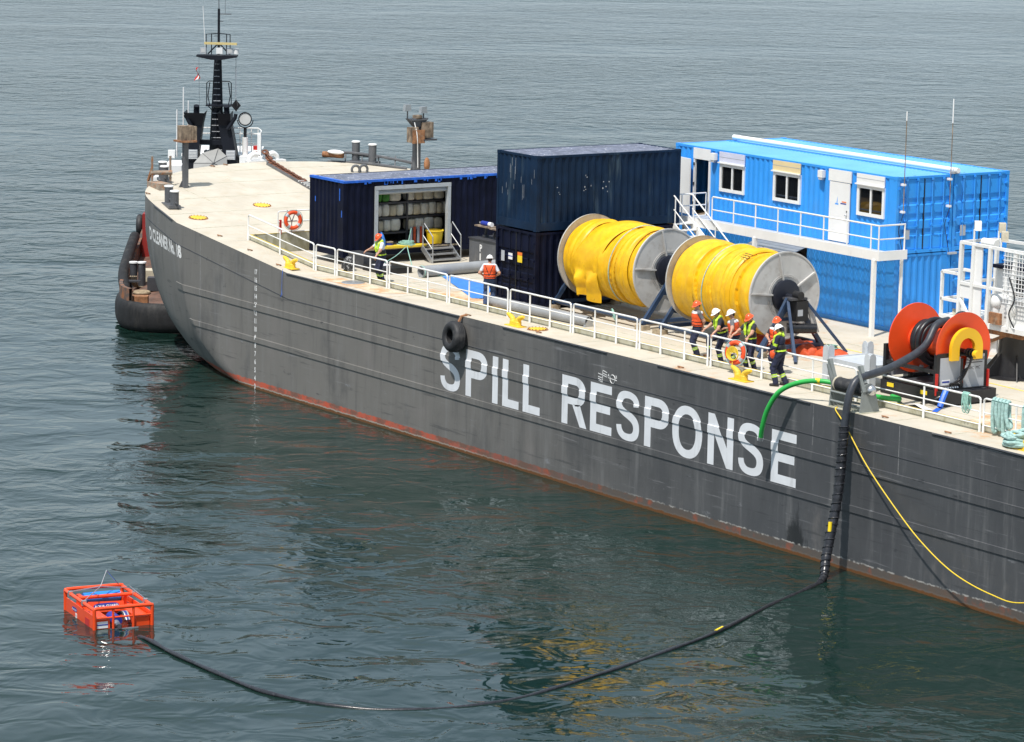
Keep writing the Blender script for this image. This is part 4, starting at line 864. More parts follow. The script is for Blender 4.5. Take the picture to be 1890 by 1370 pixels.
for x,y_ in ((XL+.03,8.76),(-9.62,8.76),(XL+.03,OY-.2),(XL+.03,9.6)): MB().cyl((x,y_,-.02),(x,y_,1.02),.024,n=8).build('post','rail_white',ro)
for x in (.43,-5.9,-9.9): MB().bar((x,WY_,-.02),(x,WY_,-(zU-ZD)),.13,.13).build('support_post','white',wk_)
MB().bar((.5,OY-.12,-.02),(.5,OY-.12,-(zU-ZD)),.08,.08).build('support_post','white',wk_)
st_ = thing('walkway_stairs', 'white steel stairs descending from the office walkway behind the second reel', 'stairs', (-9.4,8.76,ZD)); H_ = zU+.09-ZD; RUN = 4.0
for y_ in (0,.8):
    MB().bar((0,y_,H_-.08),(RUN,y_,.05),.05,.24).build('stringer','white',st_)
    MB().tube([(-.2,y_,H_+.98),(0,y_,H_+.98),(RUN-.1,y_,1.05),(RUN,y_,.9),(RUN,y_,0)],.026,8).build('handrail','rail_white',st_); MB().tube([(0,y_,H_+.5),(RUN-.02,y_,.55)],.02,6).build('mid_rail','rail_white',st_)
    for k in (.02,.34,.67): MB().cyl((RUN*k,y_,H_*(1-k)-.05),(RUN*k,y_,H_*(1-k)+.98),.022,n=6).build('baluster','rail_white',st_)
for k in range(13): MB().bx(RUN*(k+.4)/13,RUN*(k+.4)/13+.26,.03,.77,H_*(1-(k+1)/13.5)-.03,H_*(1-(k+1)/13.5)).build('tread','white',st_,smooth=0)

# ------------------------------------------------------------------ boom reels
RD = 1.41
def reel(name, label, xl, xr, y, z, motor):
    t_ = thing(name, label, 'reel', ((xl+xr)/2, y, ZD)); h = z-ZD; a = xl-(xl+xr)/2; b_ = -a
    for x, s in ((a,-1),(b_,1)):
        fl = MB().lathe([(.25,0),(RD-.03,0),(RD-.03,.0),(RD,-.01),(RD,.05),(RD-.05,.05),(RD-.05,.03),(.25,.03)] if s > 0 else [(.25,0),(RD-.05,0),(RD-.05,-.02),(RD,-.02),(RD,.04),(RD-.03,.03),(.25,.03)],(x-.015,0,h),(1,0,0),72).build('flange','flange_grey',t_)
        for k in range(5):
            q = R(20+72*k+(10 if name else 0)); c_, s_ = math.cos(q), math.sin(q); MB().bar((x+s*.05,.42*c_,h+.42*s_),(x+s*.04,(RD-.06)*c_,h+(RD-.06)*s_),.05,.09,up=(1,0,0)).build('rib','flange_grey',fl)
        for rr in (.62,.68): MB().torus((x+s*.035,0,h),(1,0,0),rr,.008,48,4).build('weld_ring','flange_grey',fl)
        hb_ = MB().lathe([(.0,.0),(.52,0),(.52,.12),(.46,.14),(0,.14)] if s > 0 else [(0,-.14),(.46,-.14),(.52,-.12),(.52,0),(0,0)],(x+s*.02,0,h),(1,0,0),36).build('hub_disc','hub_dark',t_)
        sb = MB(); xo = x+s*.42
        fr_ = t_
        MB().bar((xo,0,h+.02),(xo-.02*s,-1.28,.16),.14,.12,up=(1,0,0)).build('stand_leg','stand_blue',fr_); MB().bar((xo,0,h+.02),(xo-.02*s,1.28,.16),.14,.12,up=(1,0,0)).build('stand_leg','stand_blue',fr_)
        MB().bar((xo,-1.2,.24),(xo,1.2,.24),.12,.12).build('cross_beam','stand_blue',fr_); MB().bar((xo,-.55,h-.68),(xo,.55,h-.68),.1,.1).build('tie_bar','stand_blue',fr_)
        MB().cyl((x+s*.1,0,h),(xo+s*.1,0,h),.09,n=14).build('axle','hub_dark',t_)
        for yy in (-1.28,1.28): tag(MB().bx(*sorted(((xl+xr)/2+xo-.22,(xl+xr)/2+xo+.22)),y+yy-.16,y+yy+.16,ZD+.001,ZD+.15).build('timber_block','wood',None,smooth=0),'wooden block under the %s foot at the %s end of the %s boom reel' % ('near' if yy < 0 else 'far','bow' if s < 0 else 'stern','motorised' if motor else 'forward'),'block','blocks under the reel stands')
    for yy in (-1.2,1.2): MB().cyl((a-.4,yy,.26),(b_+.4,yy,.26),.075,n=10).build('long_rail','stand_blue',t_)
    if motor:
        xo = b_+.55; mb = MB(); mb.bx(xo-.2,xo+.25,-.35,.3,h-.05,h+.02); mb.build('motor_plate','dark_grey',t_,smooth=0)
        mt = MB(); mt.bx(xo-.1,xo+.28,-.15,.32,h-.72,h-.08); mt.cyl((xo,0,h+.1),(xo+.3,0,h+.1),.13,n=14); mt.build('gearbox','black',t_); MB().bx(xo+.28,xo+.29,-.1,.1,h-.55,h-.35).build('gauge','panel_grey',t_,smooth=0)
        MB().cyl((xo+.0,-.3,h-.95),(xo+.5,.5,h-.95),.16,n=14).build('motor','black_gloss',t_)
        for p0,p1 in (((xo,-.3,h-.05),(xo+1.55,-1.15,.05)),((xo+.1,.3,h-.05),(xo+1.0,1.35,.12)),((xo-.1,-.1,h-.6),(xo+.95,-.75,.15)),((xo,-.32,h),(xo+.25,-1.6,.05))): MB().bar(p0,p1,.09,.09).build('brace','stand_blue',t_)
        MB().bar((xo+.12,.42,h-.1),(xo+.2,.75,h-1.15),.2,.04,up=(1,0,0)).build('chain_guard','flange_grey',t_)
    return t_
def wound_boom(name, label, xl, xr, y, z, R0, seed, wraps):
    mb = MB(); rg = np.random.default_rng(seed); nu, nt_ = 170, 160; xs_ = np.linspace(xl+.04, xr-.04, nu); th = np.linspace(0, 2*math.pi, nt_, endpoint=False)
    T, X_ = np.meshgrid(th, xs_); u = (X_-xl)/(xr-xl)
    edges = np.array(wraps); r = np.zeros_like(X_)
    for i in range(len(edges)-1):
        lean = .05*np.sin(T*1.0+i*1.3); e0 = edges[i]+lean; e1 = edges[i+1]+.05*np.sin(T+(i+1)*1.3)
        w_ = np.clip((u-e0)/(e1-e0+1e-6),0,1); inside = (u>=e0)&(u<e1)
        b_ = .012+(.075 if i%2 == 0 else .055)*w_**1.2+.02*np.sin(math.pi*w_)+rg.uniform(-.02,.03)
        r = np.where(inside, b_, r)
        for k in range(2): r += np.where(inside, .008*np.sin(w_*rg.uniform(6,12)+rg.uniform(0,6)+.8*np.sin(T*rg.integers(1,3))), 0)
    for k in range(6): r += .0035*np.sin(T*rg.integers(1,5)+X_*rg.uniform(-16,16)+rg.uniform(0,6))
    for k in range(16):
        t0 = rg.uniform(1.2,4.2); x0 = rg.uniform(xl,xr); sl2 = rg.uniform(-.5,.5); r += rg.uniform(.012,.03)*np.exp(-((X_-x0-sl2*(T-t0))/rg.uniform(.02,.05))**2)*np.exp(-((T-t0)/rg.uniform(.2,.6))**2)*rg.choice([-1,1])
    r += -.05*np.clip((.03-u)/.03,0,1)-.05*np.clip((u-.97)/.03,0,1)+.03*np.cos(T-math.pi*1.5)
    rad = R0+r+.05*u; Yp = y+rad*np.cos(T); Zp = z+rad*np.sin(T)
    G = np.stack([X_,Yp,Zp],-1); G = np.concatenate([G,G[:,:1]],1)
    mb.grid(G.tolist()); bo_ = tag(mb.build(name,'boom',None,smooth=42),label,'boom')
    return bo_
reel('boom_reel','grey flanged reel on a blue stand beside the dark containers',-9.0,-4.64,5.0,6.48,False)
reel('boom_reel','grey flanged reel with a motor stand behind the row of workers',-2.82,1.58,5.0,6.46,True)
wound_boom('oil_boom','creased yellow boom with a loose fold wound on the reel by the dark containers',-9.0,-4.64,5.0,6.48,1.19,3,[-.1,.12,.2,.5,.62,.74,.9,1.1])
b2 = wound_boom('oil_boom','tightly wound yellow boom on the reel behind the workers',-2.82,1.58,5.0,6.46,1.20,8,[-.1,.26,.34,.46,.58,.72,.86,1.1])
# loose flap hanging off the first reel
fl = MB(); G = []; NU, NV = 40, 70
for i in range(NU+1):
    u = i/NU; e = 2*u-1; row = []
    for j in range(NV+1):
        v = j/NV; k = max(0, (v-.62)/.38); vv = min(v,.62)/.62; ang = R(72+vv*118); xc = -6.4-1.2*vv+.2*k; wdt = 1.0+.45*vv-.22*k
        rr = 1.385+.022*math.sin(4*u+7*v)+.012*math.sin(15*v+9*u)-.05*e**6+.05*vv*math.sin(3*u+1)
        yy = 5.0+rr*math.cos(ang); zz_ = 6.48+rr*math.sin(ang)
        if k > 0: yy += -.08*math.sin(math.pi*min(1,k*1.4))+.11*math.sin(13*u+2.2*k)*min(1,k*3)+.1*k; zz_ += -.98*k+.12*math.sin(5*u)*k
        row.append((xc+e*wdt/2+.035*math.sin(9*v+3*u)+.03*k*math.sin(17*u), yy, zz_))
    G.append(row)
fl.grid(G); fo = fl.build('loose_fold','boom',None,smooth=80)
o1 = [o for o in COL.objects if o.name == 'oil_boom'][0]; fo.parent = o1
def layer(o_, zc, a0, a1, x0, x1, w0, w1, rr, seed):
    rg = np.random.default_rng(seed); ph = rg.uniform(0,6,6); NU, NV = 26, 90; G = []
    for i in range(NU+1):
        e = 2*i/NU-1; row = []
        for j in range(NV+1):
            v = j/NV; a = R(a0+(a1-a0)*v); w_ = w0+(w1-w0)*v
            r_ = rr+.016*math.sin(3*e+ph[0]+4*v)+.014*math.sin(7*e+ph[1]+6*math.sin(3*v+ph[2]))+.010*math.sin(12*e+9*v+ph[3])-.07*abs(e)**5-.05*max(0,1-v*14)-.05*max(0,1-(1-v)*14)
            row.append((x0+(x1-x0)*v+e*w_/2+.03*math.sin(8*v+ph[4]), 5.0+r_*math.cos(a), zc+r_*math.sin(a)))
        G.append(row)
    MB().grid(G).build('boom_layer','boom',o_,smooth=80)
layer(b2,6.46,50,262,-1.95,-2.3,1.0,1.15,1.33,2); layer(b2,6.46,40,270,-.75,-1.15,.62,.7,1.335,4); layer(b2,6.46,40,270,.35,.05,.55,.5,1.35,6)
layer(o1,6.48,40,265,-5.35,-5.6,.6,.75,1.345,7); layer(o1,6.48,60,230,-8.35,-8.45,.7,.8,1.30,9); layer(o1,6.48,150,262,-7.0,-6.7,.9,.6,1.35,11)
# tie ropes round the booms
for (xr_, yy, zz_, rr, o_) in ((-6.1,5.0,6.48,1.365,o1),(-.95,5.0,6.46,1.375,b2)):
    pts = [(xr_+.18*math.sin(t_), yy+rr*math.cos(t_), zz_+rr*math.sin(t_)) for t_ in np.linspace(0,2*math.pi,48,endpoint=False)]
    tb_ = MB().tube(pts,.016,6,closed=True).build('tie_rope','rope_teal',o_)
kb = thing('rope_bight','pale teal rope loop tied to the lower rail of the first reel','rope',(-5.9,3.72,ZD+.2))
for k in range(3): MB().torus((.12*k,-.05*k,.12-.03*k),(.3,1-.3*k,.2),.15+.03*k,.018,20,6).build('turn','rope_green',kb)
# stencil marks on the yellow
for (xc,th0,rr) in ((-8.75,196,1.255),(.35,118,1.395)):
    o_ = o1 if xc < -5 else b2; zc = 6.48 if xc < -5 else 6.46
    for k in range(3): a = R(th0+4*k); MB().tube([(xc+d,5+(rr+.012)*math.cos(a+.05*d),zc+(rr+.012)*math.sin(a+.05*d)) for d in np.linspace(0,.42,6)],.012,4).build('stencil_stripe','black',o_)
# orange folded boom and rope lying under and behind the second reel
ob = thing('folded_orange_boom','heap of orange folded boom on deck right of the second reel','boom',(2.6,6.0,ZD))
def lump(mb, c, d, seed, n=26, m=12):
    rg = np.random.default_rng(seed); ph = rg.uniform(0,6,6); P = []
    for i in range(m+1):
        t_ = math.pi/2*i/m; row = []
        for k in range(n+1):
            q = 2*math.pi*(k%n)/n; w_ = 1+.12*math.sin(3*q+ph[0])+.08*math.sin(7*q+ph[1]+3*t_)+.05*math.sin(13*q+ph[2]+5*t_)
            row.append((c[0]+d[0]*math.cos(t_)**.6*math.cos(q)*w_, c[1]+d[1]*math.cos(t_)**.6*math.sin(q)*w_, c[2]+d[2]*math.sin(t_)*(1+.3*math.sin(6*q+ph[3])*math.cos(t_)+.2*math.sin(11*q+4*t_+ph[4])*math.cos(t_))))
        P.append(row)
    return mb.grid(P)
lump(MB(),(0,0,0),(.75,.5,.2),3).build('fold','orange_soft',ob,smooth=60); lump(MB(),(-1.3,-.2,0),(.8,.5,.28),5).build('fold','orange_soft',ob,smooth=60); lump(MB(),(-2.6,-.3,0),(.8,.6,.3),9).build('fold','orange_soft',ob,smooth=60); lump(MB(),(-.55,-.5,0),(.5,.4,.3),12).build('fold','orange_soft',ob,smooth=60)
rc = thing('rope_coil','small teal rope coil on top of the orange folded boom','rope',(2.7,6.05,ZD+.2))
for k in range(4): MB().torus((.05*math.sin(k*2),.04*k,.03*k),(.1*math.sin(k),.1,1),.18-.02*k,.02,20,6).build('turn','rope_green',rc)

# ------------------------------------------------------------------ orange hose reel machine
hr = thing('hose_reel_machine','orange hose reel in a black skid frame with grey panels','hose reel',(0,0,ZD))
SX0, SX1, SY0, SY1 = 8.9, 11.3, 2.95, 4.9; AXY, AXZ = 3.98, 1.62
bs = MB(); bs.bx(SX0-.05,SX1+.42,SY0-.02,SY0+.16,.02,.42); bs.bx(SX0-.05,SX1+.42,SY1-.16,SY1+.02,.02,.42); bs.bx(SX0-.05,SX0+.14,SY0+.16,SY1-.16,.02,.42); bs.bx(SX1+.24,SX1+.42,SY0+.16,SY1-.16,.05,.40); bs.bx(SX1-.02,SX1+.1,SY0+.16,SY1-.16,.12,.44); bs.build('skid_base','black',hr,smooth=0)
MB().bx(SX0+.1,SX1+.3,SY0+.1,SY1-.1,.36,.4).build('base_plate','dark_grey',hr,smooth=0)
for x,y,zt in ((SX0+.06,SY0+.06,1.48),(SX1-.06,SY0+.06,1.48),(SX1-.06,SY1-.06,1.48),(SX0+.06,SY1-.06,1.48)): MB().bx(x-.06,x+.06,y-.06,y+.06,.4,zt).build('corner_post','black',hr,smooth=0)
for p,q in (((SX0+.06,SY0+.06,1.43),(SX0+.06,SY1-.06,1.43)),((SX1-.06,SY0+.06,1.43),(SX1-.06,SY1-.06,1.43)),((SX0,SY0+.06,.95),(SX1-.1,SY0+.06,.95)),((SX0,SY0+.06,.5),(SX1,SY0+.06,.5)),((SX1-.06,AXY-.05,.4),(SX1-.06,AXY-.05,1.30)),((SX0+.06,AXY,.4),(SX0+.06,AXY,1.35))): MB().bar(p,q,.09,.11).build('frame_rail','black',hr)
MB().bx(SX1-.03,SX1+.012,SY0+.14,AXY-.12,.56,1.36).build('side_panel','panel_grey',hr,smooth=0)
pn = MB(); pn.prism([(0,0),(.78,0),(.78,1.06),(.12,1.06),(.06,.7),(0,.5)],(SX1+.012,SY1-.12-.78,.33),(0,1,0),(0,0,1),.03); po = pn.build('side_panel','panel_grey',hr,smooth=0,label='grey end panel with dark lettering')
tx = MB(); text_on(tx,'AQUA-GUARD',(SX1+.012,SY1-.83,1.22),(0,1,0),(0,0,1),.115,.003,.95,'LEFT',.004); text_on(tx,'WC  MC',(SX1+.012,SY1-.72,.96),(0,1,0),(0,0,1),.13,.0,.9,'LEFT',.004); tx.build('lettering','print_dark',po,smooth=0)
tx = MB(); tx.bx(SX1+.014,SX1+.017,SY1-.85,SY1-.2,1.15,1.175); tx.build('lettering_line','print_dark',po,smooth=0)
lb_ = MB().bx(SX1+.014,SX1+.017,SY0+.2,SY0+.52,.56,.72).build('label_plate','print_white',hr,smooth=0); MB().bx(SX1+.018,SX1+.02,SY0+.22,SY0+.5,.63,.68).build('label_band','print_blue',lb_,smooth=0)
MB().bx(SX1-.01,SX1+.06,SY0-.03,SY0+.03,.28,.92).build('warning_strip','red',hr,smooth=0); MB().bx(SX1-.01,SX1+.06,SY1-.0,SY1+.05,.28,.92).build('warning_strip','red',hr,smooth=0)
MB().bx(SX0-.02,SX0+.02,SY0+.12,SY1-.12,.5,1.25).build('side_panel','panel_grey',hr,smooth=0); MB().bx(SX0+.2,SX0+.9,SY1-.04,SY1,.5,1.15).build('side_panel','panel_grey',hr,smooth=0); MB().bx(SX0+1.0,SX1-.2,SY1-.04,SY1,.5,1.15).build('side_panel','panel_grey',hr,smooth=0)
for x in (SX0+.25,SX0+1.75): MB().bx(x,x+.3,SY0-.026,SY0-.021,.24,.36).build('yellow_label','sign_yellow',hr,smooth=0)
xl, xr = 9.28, 11.12
for x, s in ((xl,-1),(xr,1)):
    MB().lathe([(.42,.0),(.45,.0),(.60,.02*s),(1.02,.12*s),(1.04,.12*s),(1.045,.15*s),(1.01,.15*s),(.60,.05*s),(.42,.03*s)],(x,AXY,AXZ),(1,0,0),72).build('flange','orange',hr)
MB().cyl((xl,AXY,AXZ),(xr,AXY,AXZ),.42,n=40).build('drum','orange',hr)
MB().lathe([(.0,.0),(.42,.0),(.42,.03)],(xr+.01,AXY,AXZ),(1,0,0),40).build('drum_end','orange',hr)
gd = MB(); ro, ri = .60,.30; po_ = [(ro,-.34)]+[(ro*math.cos(R(a)),ro*math.sin(R(a))) for a in range(0,181,10)]+[(-ro,-.34),(-ri,-.34)]+[(ri*math.cos(R(a)),ri*math.sin(R(a))) for a in range(180,-1,-10)]+[(ri,-.34)]
gd.prism(po_,(xr+.33,AXY,AXZ),(0,1,0),(0,0,1),.12); gd.build('chain_guard','reel_yellow',hr)
sw = MB(); sw.cyl((xr+.05,AXY,AXZ-.12),(xr+.62,AXY,AXZ-.12),.09,n=14); sw.build('swivel','black',hr)
for k,(d,rr) in enumerate(((.36,.14),(.44,.15),(.54,.13),(.62,.11))): MB().cyl((xr+d,AXY,AXZ-.12),(xr+d+.05,AXY,AXZ-.12),rr,n=16).build('swivel_ring','black_gloss',hr)
MB().cyl((xr+.66,AXY,AXZ-.12),(xr+.80,AXY,AXZ-.12),.115,n=18).build('end_cap','reel_yellow',hr)
for k in range(4):
    MB().tube(smooth_path([(xr+.5+.03*k,AXY-.02,AXZ-.2),(xr+.5+.02*k,AXY-.05-.03*k,AXZ-.5),(SX1+.1+.02*k,AXY-.1-.05*k,.95-.1*k),(SX1+.08,AXY-.25-.1*k,.6),(SX1+.06,SY0+.35+.08*k,.46)],5),.028,8).build('hydraulic_hose','black_gloss',hr)
for k in range(6): MB().cyl((SX1+.02,SY0+.28+.09*k,.44),(SX1+.13,SY0+.28+.09*k,.50),.028,n=8).build('valve','silver',hr)
for k in range(3): MB().tube(smooth_path([(SX1+.1,SY0+.3+.12*k,.45),(SX1+.25,SY0+.1,.35),(SX1+.1-.1*k,SY0-.25,.12),(SX1-.3,SY0-.2-.05*k,.03)],5),.02,6).build('hydraulic_hose','black_gloss',hr)
MB().bx(SX0-.35,SX0-.05,SY1-.7,SY1-.1,.05,1.5).build('power_pack','dark_grey',hr,smooth=0); MB().cyl((SX0-.2,SY1-.4,1.5),(SX0-.2,SY1-.4,1.72),.09,n=10).build('pack_cap','black',hr)
MB().tube(smooth_path([(9.9,4.75,1.3),(9.95,4.8,2.2),(10.15,4.85,2.42),(10.4,4.85,2.3),(10.5,4.8,1.6)],5),.07,10).build('suction_hose','hose_grey',hr)

# ------------------------------------------------------------------ black discharge hose: wound turns, lead over the roller, down the side and out to the skimmer
hz = thing('discharge_hose','thick black hose running from the orange reel over the roller and into the water','hose',(0,0,0))
pts = []; turns = 4.3
for i in range(int(turns*28)):
    t_ = 2*math.pi*i/28; lay = min(1,i/28/3.2)
    x = xl+.22+.165*(i/28) if i/28 < 4 else xl+.22+.165*4
    pts.append((x+.05*math.sin(t_*.5), AXY+.53*math.cos(t_), ZD+AXZ+.53*math.sin(t_)))
MB().tube(pts,.092,12).build('wound_turns','hose_dark',hz)
pts2 = [(p[0]+.3,AXY+(p[1]-AXY)*1.22,ZD+AXZ+(p[2]-ZD-AXZ)*1.22) for p in pts[28:62]]; MB().tube(pts2,.09,12).build('wound_turns','hose_dark',hz)
lead = smooth_path([(10.45,AXY+.1,ZD+AXZ+.68),(10.55,AXY-.45,ZD+AXZ+.58),(10.75,2.9,ZD+1.62),(11.0,1.6,ZD+1.22),(11.12,.75,ZD+1.08),(11.17,.30,ZD+1.03),(11.2,.0,ZD+.92),(11.22,-.2,ZD+.62),(11.22,-.30,ZD+.2),(11.2,-.36,4.2)],8)
MB().tube(lead,.115,14).build('hose_lead','hose_grey',hz)
drop = smooth_path([(11.2,-.36,4.3),(11.2,-.40,3.6),(11.22,-.46,2.9),(11.28,-.62,2.0),(11.36,-.84,1.3),(11.5,-1.1,.6),(11.74,-1.36,.12),(12.0,-1.75,-.03)],10)
hs_ = MB().tube(drop,[float(np.interp(i/(len(drop)-1),[0,.75,1],[.145,.14,.078]))+.008*math.sin(i*1.9) for i in range(len(drop))],16).build('hose_sleeve','hose_black',hz)
hp_ = [V3(q) for q in smooth_path(drop,4)]; sp = []
for i in range(len(hp_)-1):
    tn = unit(hp_[i+1]-hp_[i]); u_ = unit(V3((1,0,0))-tn*tn[0]); w_ = np.cross(tn,u_); q = i*.55; sp.append(hp_[i]+float(np.interp(i/len(hp_),[0,.75,1],[.150,.145,.08]))*(math.cos(q)*u_+math.sin(q)*w_))
MB().tube(sp,.020,5).build('spiral_wrap','hose_black',hs_)
flo = smooth_path([(11.9,-1.6,.0),(12.22,-2.15,.0),(12.8,-3.4,-.02),(13.44,-4.66,.0),(15.27,-7.94,.03),(16.43,-10.93,.0),(17.31,-13.27,.02),(18.12,-16.29,-.01),(17.89,-18.51,-.02),(16.87,-20.19,-.005),(14.85,-21.29,.03),(12.45,-21.48,.04),(10.2,-21.5,.05),(8.68,-21.39,.05),(8.0,-21.35,-.02)],10)
MB().tube(flo,[float(np.interp(i,[0,25],[.082,.056]))+.010*math.sin(i*.7) for i in range(len(flo))],10).build('floating_hose','hose_black',hz)
def collar(p, d, L_=.26, r_=.17): d = unit(d); p = V3(p); return MB().cyl(p-d*L_,p+d*L_,r_,n=14)
q = [i for i in drop if i[2] < 1.45][0]; MB().cyl(V3(q)+V3((.06,-.12,.15)),V3(q)+V3((.08,-.15,-.12)),.06,n=10).build('yellow_tag','sign_yellow',hz)
MB().cyl((15.02,-7.5,.07),(15.24,-7.9,.07),.038,n=10).build('yellow_tag','sign_yellow',hz)

# ------------------------------------------------------------------ roller fairlead for the hose
fl = thing('roller_fairlead','grey steel roller stand guiding the black hose over the barge edge','fairlead',(0,0,ZD))
for x, lab in ((10.0,0),(11.38,1)):
    sp_ = MB().prism([(.05,0),(.78,0),(.62,.55),(.55,.78),(.40,.86),(.22,.82),(.12,.6)],(x,0,0),(0,1,0),(0,0,1),.04); so_ = sp_.build('side_plate','fairlead_grey',fl,smooth=0)
    MB().prism([(0,0),(.16,0),(.10,.62),(.04,.64)],(x+.02,.12,.62),(0,1,.0),(-.18,-.25,1),.05).build('guide_arm','fairlead_grey',so_,smooth=0)
    MB().prism([(0,0),(.10,0),(.02,.78),(-.1,.78)],(x-.02,.3,.6),(0,1,0),(-.3,0,1),.12).build('guide_arm','fairlead_grey',so_,smooth=0)
MB().cyl((10.05,.30,.66),(11.33,.30,.66),.2,n=28).build('roller','rubber',fl); MB().torus((10.08,.30,.66),(1,0,0),.2,.03,28,8).build('roller_ring','bundle_tan',fl)
MB().sph((11.44,.40,.66),(.13,.16,.16),16,10).build('bearing_cap','silver',fl)
for y,z in ((.1,.45),(.1,.18),(.68,.35),(.68,.12),(.14,.62)): MB().cyl((10.0,y,z),(11.36,y,z),.035,n=10).build('spacer_rod','fairlead_grey',fl)
MB().bx(9.95,11.45,.02,.8,.0,.02).build('base_plate','coaming',fl,smooth=0)
# grey bench behind it
bn = thing('steel_platform','light grey low platform with four round topped corner posts','platform',(0,0,ZD)); X0,X1,Y0,Y1 = 6.76,8.7,2.62,4.15
MB().bx(X0,X1,Y0,Y1,.72,.76).build('top_plate','bench_grey',bn,smooth=0)
for p,q in (((X0,Y0),(X1,Y0)),((X0,Y1),(X1+.6,Y1)),((X0,Y0),(X0,Y1)),((X1,Y0),(X1,Y1))): MB().bar((*p,.70),(*q,.70),.07,.18).build('edge_beam','bench_grey',bn,smooth=0)
for x,y in ((X0,Y0),(X1,Y0),(X0,Y1),(X1,Y1)):
    MB().prism([(-.13,0),(.13,0),(.13,1.02),(.09,1.12),(0,1.16),(-.09,1.12),(-.13,1.02)],(x-.06,y-.06,0),(1,0,0),(0,0,1),.02).build('corner_post','bench_grey',bn,smooth=0)
    MB().prism([(-.13,0),(.13,0),(.13,1.02),(.09,1.12),(0,1.16),(-.09,1.12),(-.13,1.02)],(x+.06,y+.06,0),(0,1,0),(0,0,1),.02).build('corner_post','bench_grey',bn,smooth=0)

# ------------------------------------------------------------------ green hose, yellow rope, straps, paper
gh = thing('green_hose','bright green hose arching over the barge edge beside the hose roller','hose',(0,0,0))
MB().tube(smooth_path([(7.62,-.55,3.36),(7.75,-.6,3.75),(7.95,-.58,4.3),(8.3,-.45,4.85),(8.75,-.15,5.15),(9.3,.2,5.27),(9.9,.62,5.2),(10.3,.9,5.05),(10.7,1.2,4.95),(10.75,1.9,4.82),(10.45,2.3,4.75),(9.9,2.5,4.72)],8),.075,12).build('tube','green_hose',gh)
MB().cyl((7.6,-.54,3.30),(7.63,-.55,3.40),.09,n=12).build('end_fitting','alu',gh); MB().cyl((9.22,.16,5.27),(9.34,.23,5.27),.082,n=12).build('yellow_band','sign_yellow',gh)
yr = smooth_path([(10.37,.05,4.68),(10.4,-.03,4.60),(10.88,-.06,4.24),(12.0,-.14,3.26),(13.34,-.22,2.33),(14.64,-.3,1.57),(16.14,-.38,.98),(17.79,-.45,.72),(19.14,-.5,.78),(21.5,-.4,1.6),(25,-.1,4.6)],8)
tag(MB().tube(yr,.018,8).build('mooring_rope','rope_yellow',None),'yellow rope slung in a long curve along the hull right of the hose','rope')
bs_ = thing('blue_strap','blue layflat strap trailing from the hose reel skid','strap',(0,0,ZD))
MB().tube(smooth_path([(11.75,2.95,.5),(11.8,2.8,.3),(11.85,2.65,.05)],5),[.09]*11,8).build('strap','drip_blue',bs_); MB().bar((11.85,2.62,.02),(12.35,1.95,.02),.16,.015).build('strap_tail','drip_blue',bs_); MB().bar((12.35,1.95,.02),(13.6,1.62,.02),.12,.015).build('strap_tail','drip_blue',bs_)
pp = MB(); pp.quad((10.9,2.2,ZD+.06),(11.45,2.05,ZD+.12),(11.5,2.4,ZD+.04),(11.0,2.6,ZD+.02)); pp.quad((11.45,2.05,ZD+.12),(11.9,1.98,ZD+.05),(11.95,2.3,ZD+.02),(11.5,2.4,ZD+.04))
tag(pp.build('paper_sheet','print_white',None,smooth=0),'white sheet of paper lying behind the rail by the roller','paper')
cbk = MB(); cbk.tube(smooth_path([(6.6,1.9,ZD+.02),(7.0,2.1,ZD+.03),(7.4,1.95,ZD+.02),(7.2,1.7,ZD+.02),(6.9,1.85,ZD+.03),(7.6,2.3,ZD+.02)],5),.015,5); tag(cbk.build('thin_cable','black',None),'thin black cable tangled on deck behind the rail','cable')
# blue cord hanging at the deck edge by the draft marks
tag(MB().tube(smooth_path([(-21.35,-.02,4.75),(-21.33,-.06,4.4),(-21.36,-.05,3.95),(-21.30,-.08,3.8),(-21.42,-.07,3.72),(-21.34,-.06,3.88)],5),.008,6).build('hanging_rope','drip_blue',None),'short blue cord hanging over the deck edge by the draft marks','cord')

# ------------------------------------------------------------------ ropes on the rail at the right
def hank(x, w_, n, drop_, lab, mt, r_=.045, y=1.24):
    t_ = thing('rope_hank', lab, 'rope', (x,y,ZD+.97))
    for k in range(n):
        xx = -w_/2+w_*k/(n-1); d = drop_*(1-.12*((k*5)%3)); o = .06*math.sin(k*2.1)
        MB().tube(smooth_path([(xx+.02,-.07,.0),(xx,0,.055),(xx-.02,.07,.0),(xx-.03,.09,-d*.5),(xx+.05+o,.05,-d+.06),(xx+.08+o,-.02,-d),(xx+.06+o,-.08,-d+.06),(xx+.04,-.1,-d*.5),(xx+.02,-.07,0)],5),r_,8).build('turn',mt,t_)
    return t_
hank(16.0,.55,5,.86,'thick teal mooring rope hung in a hank on the rail, left of two','rope_teal',.055)
hank(17.35,.75,6,.8,'thick teal mooring rope hung in a hank at the right picture edge','rope_teal',.055)
hank(14.55,.22,6,.52,'thin pale green line hung in a small hank on the rail','rope_green',.016)
pl = thing('rope_pile','pile of thick teal mooring rope heaped over the yellow cleat','rope',(17.5,.55,ZD))
for k in range(9):
    rg = np.random.default_rng(k+20); n = 9; c0 = rg.uniform(-.15,.15,2); pts = [(c0[0]+(.5-.03*k)*math.cos(2*math.pi*i/n+k)*rg.uniform(.75,1.1), c0[1]+(.3-.015*k)*math.sin(2*math.pi*i/n+k)*rg.uniform(.7,1.1), .06+.045*k+rg.uniform(0,.05)) for i in range(n)]
    MB().tube(smooth_path(pts+[pts[0]],5)[:-1],.052,8,closed=True).build('turn','rope_teal',pl)

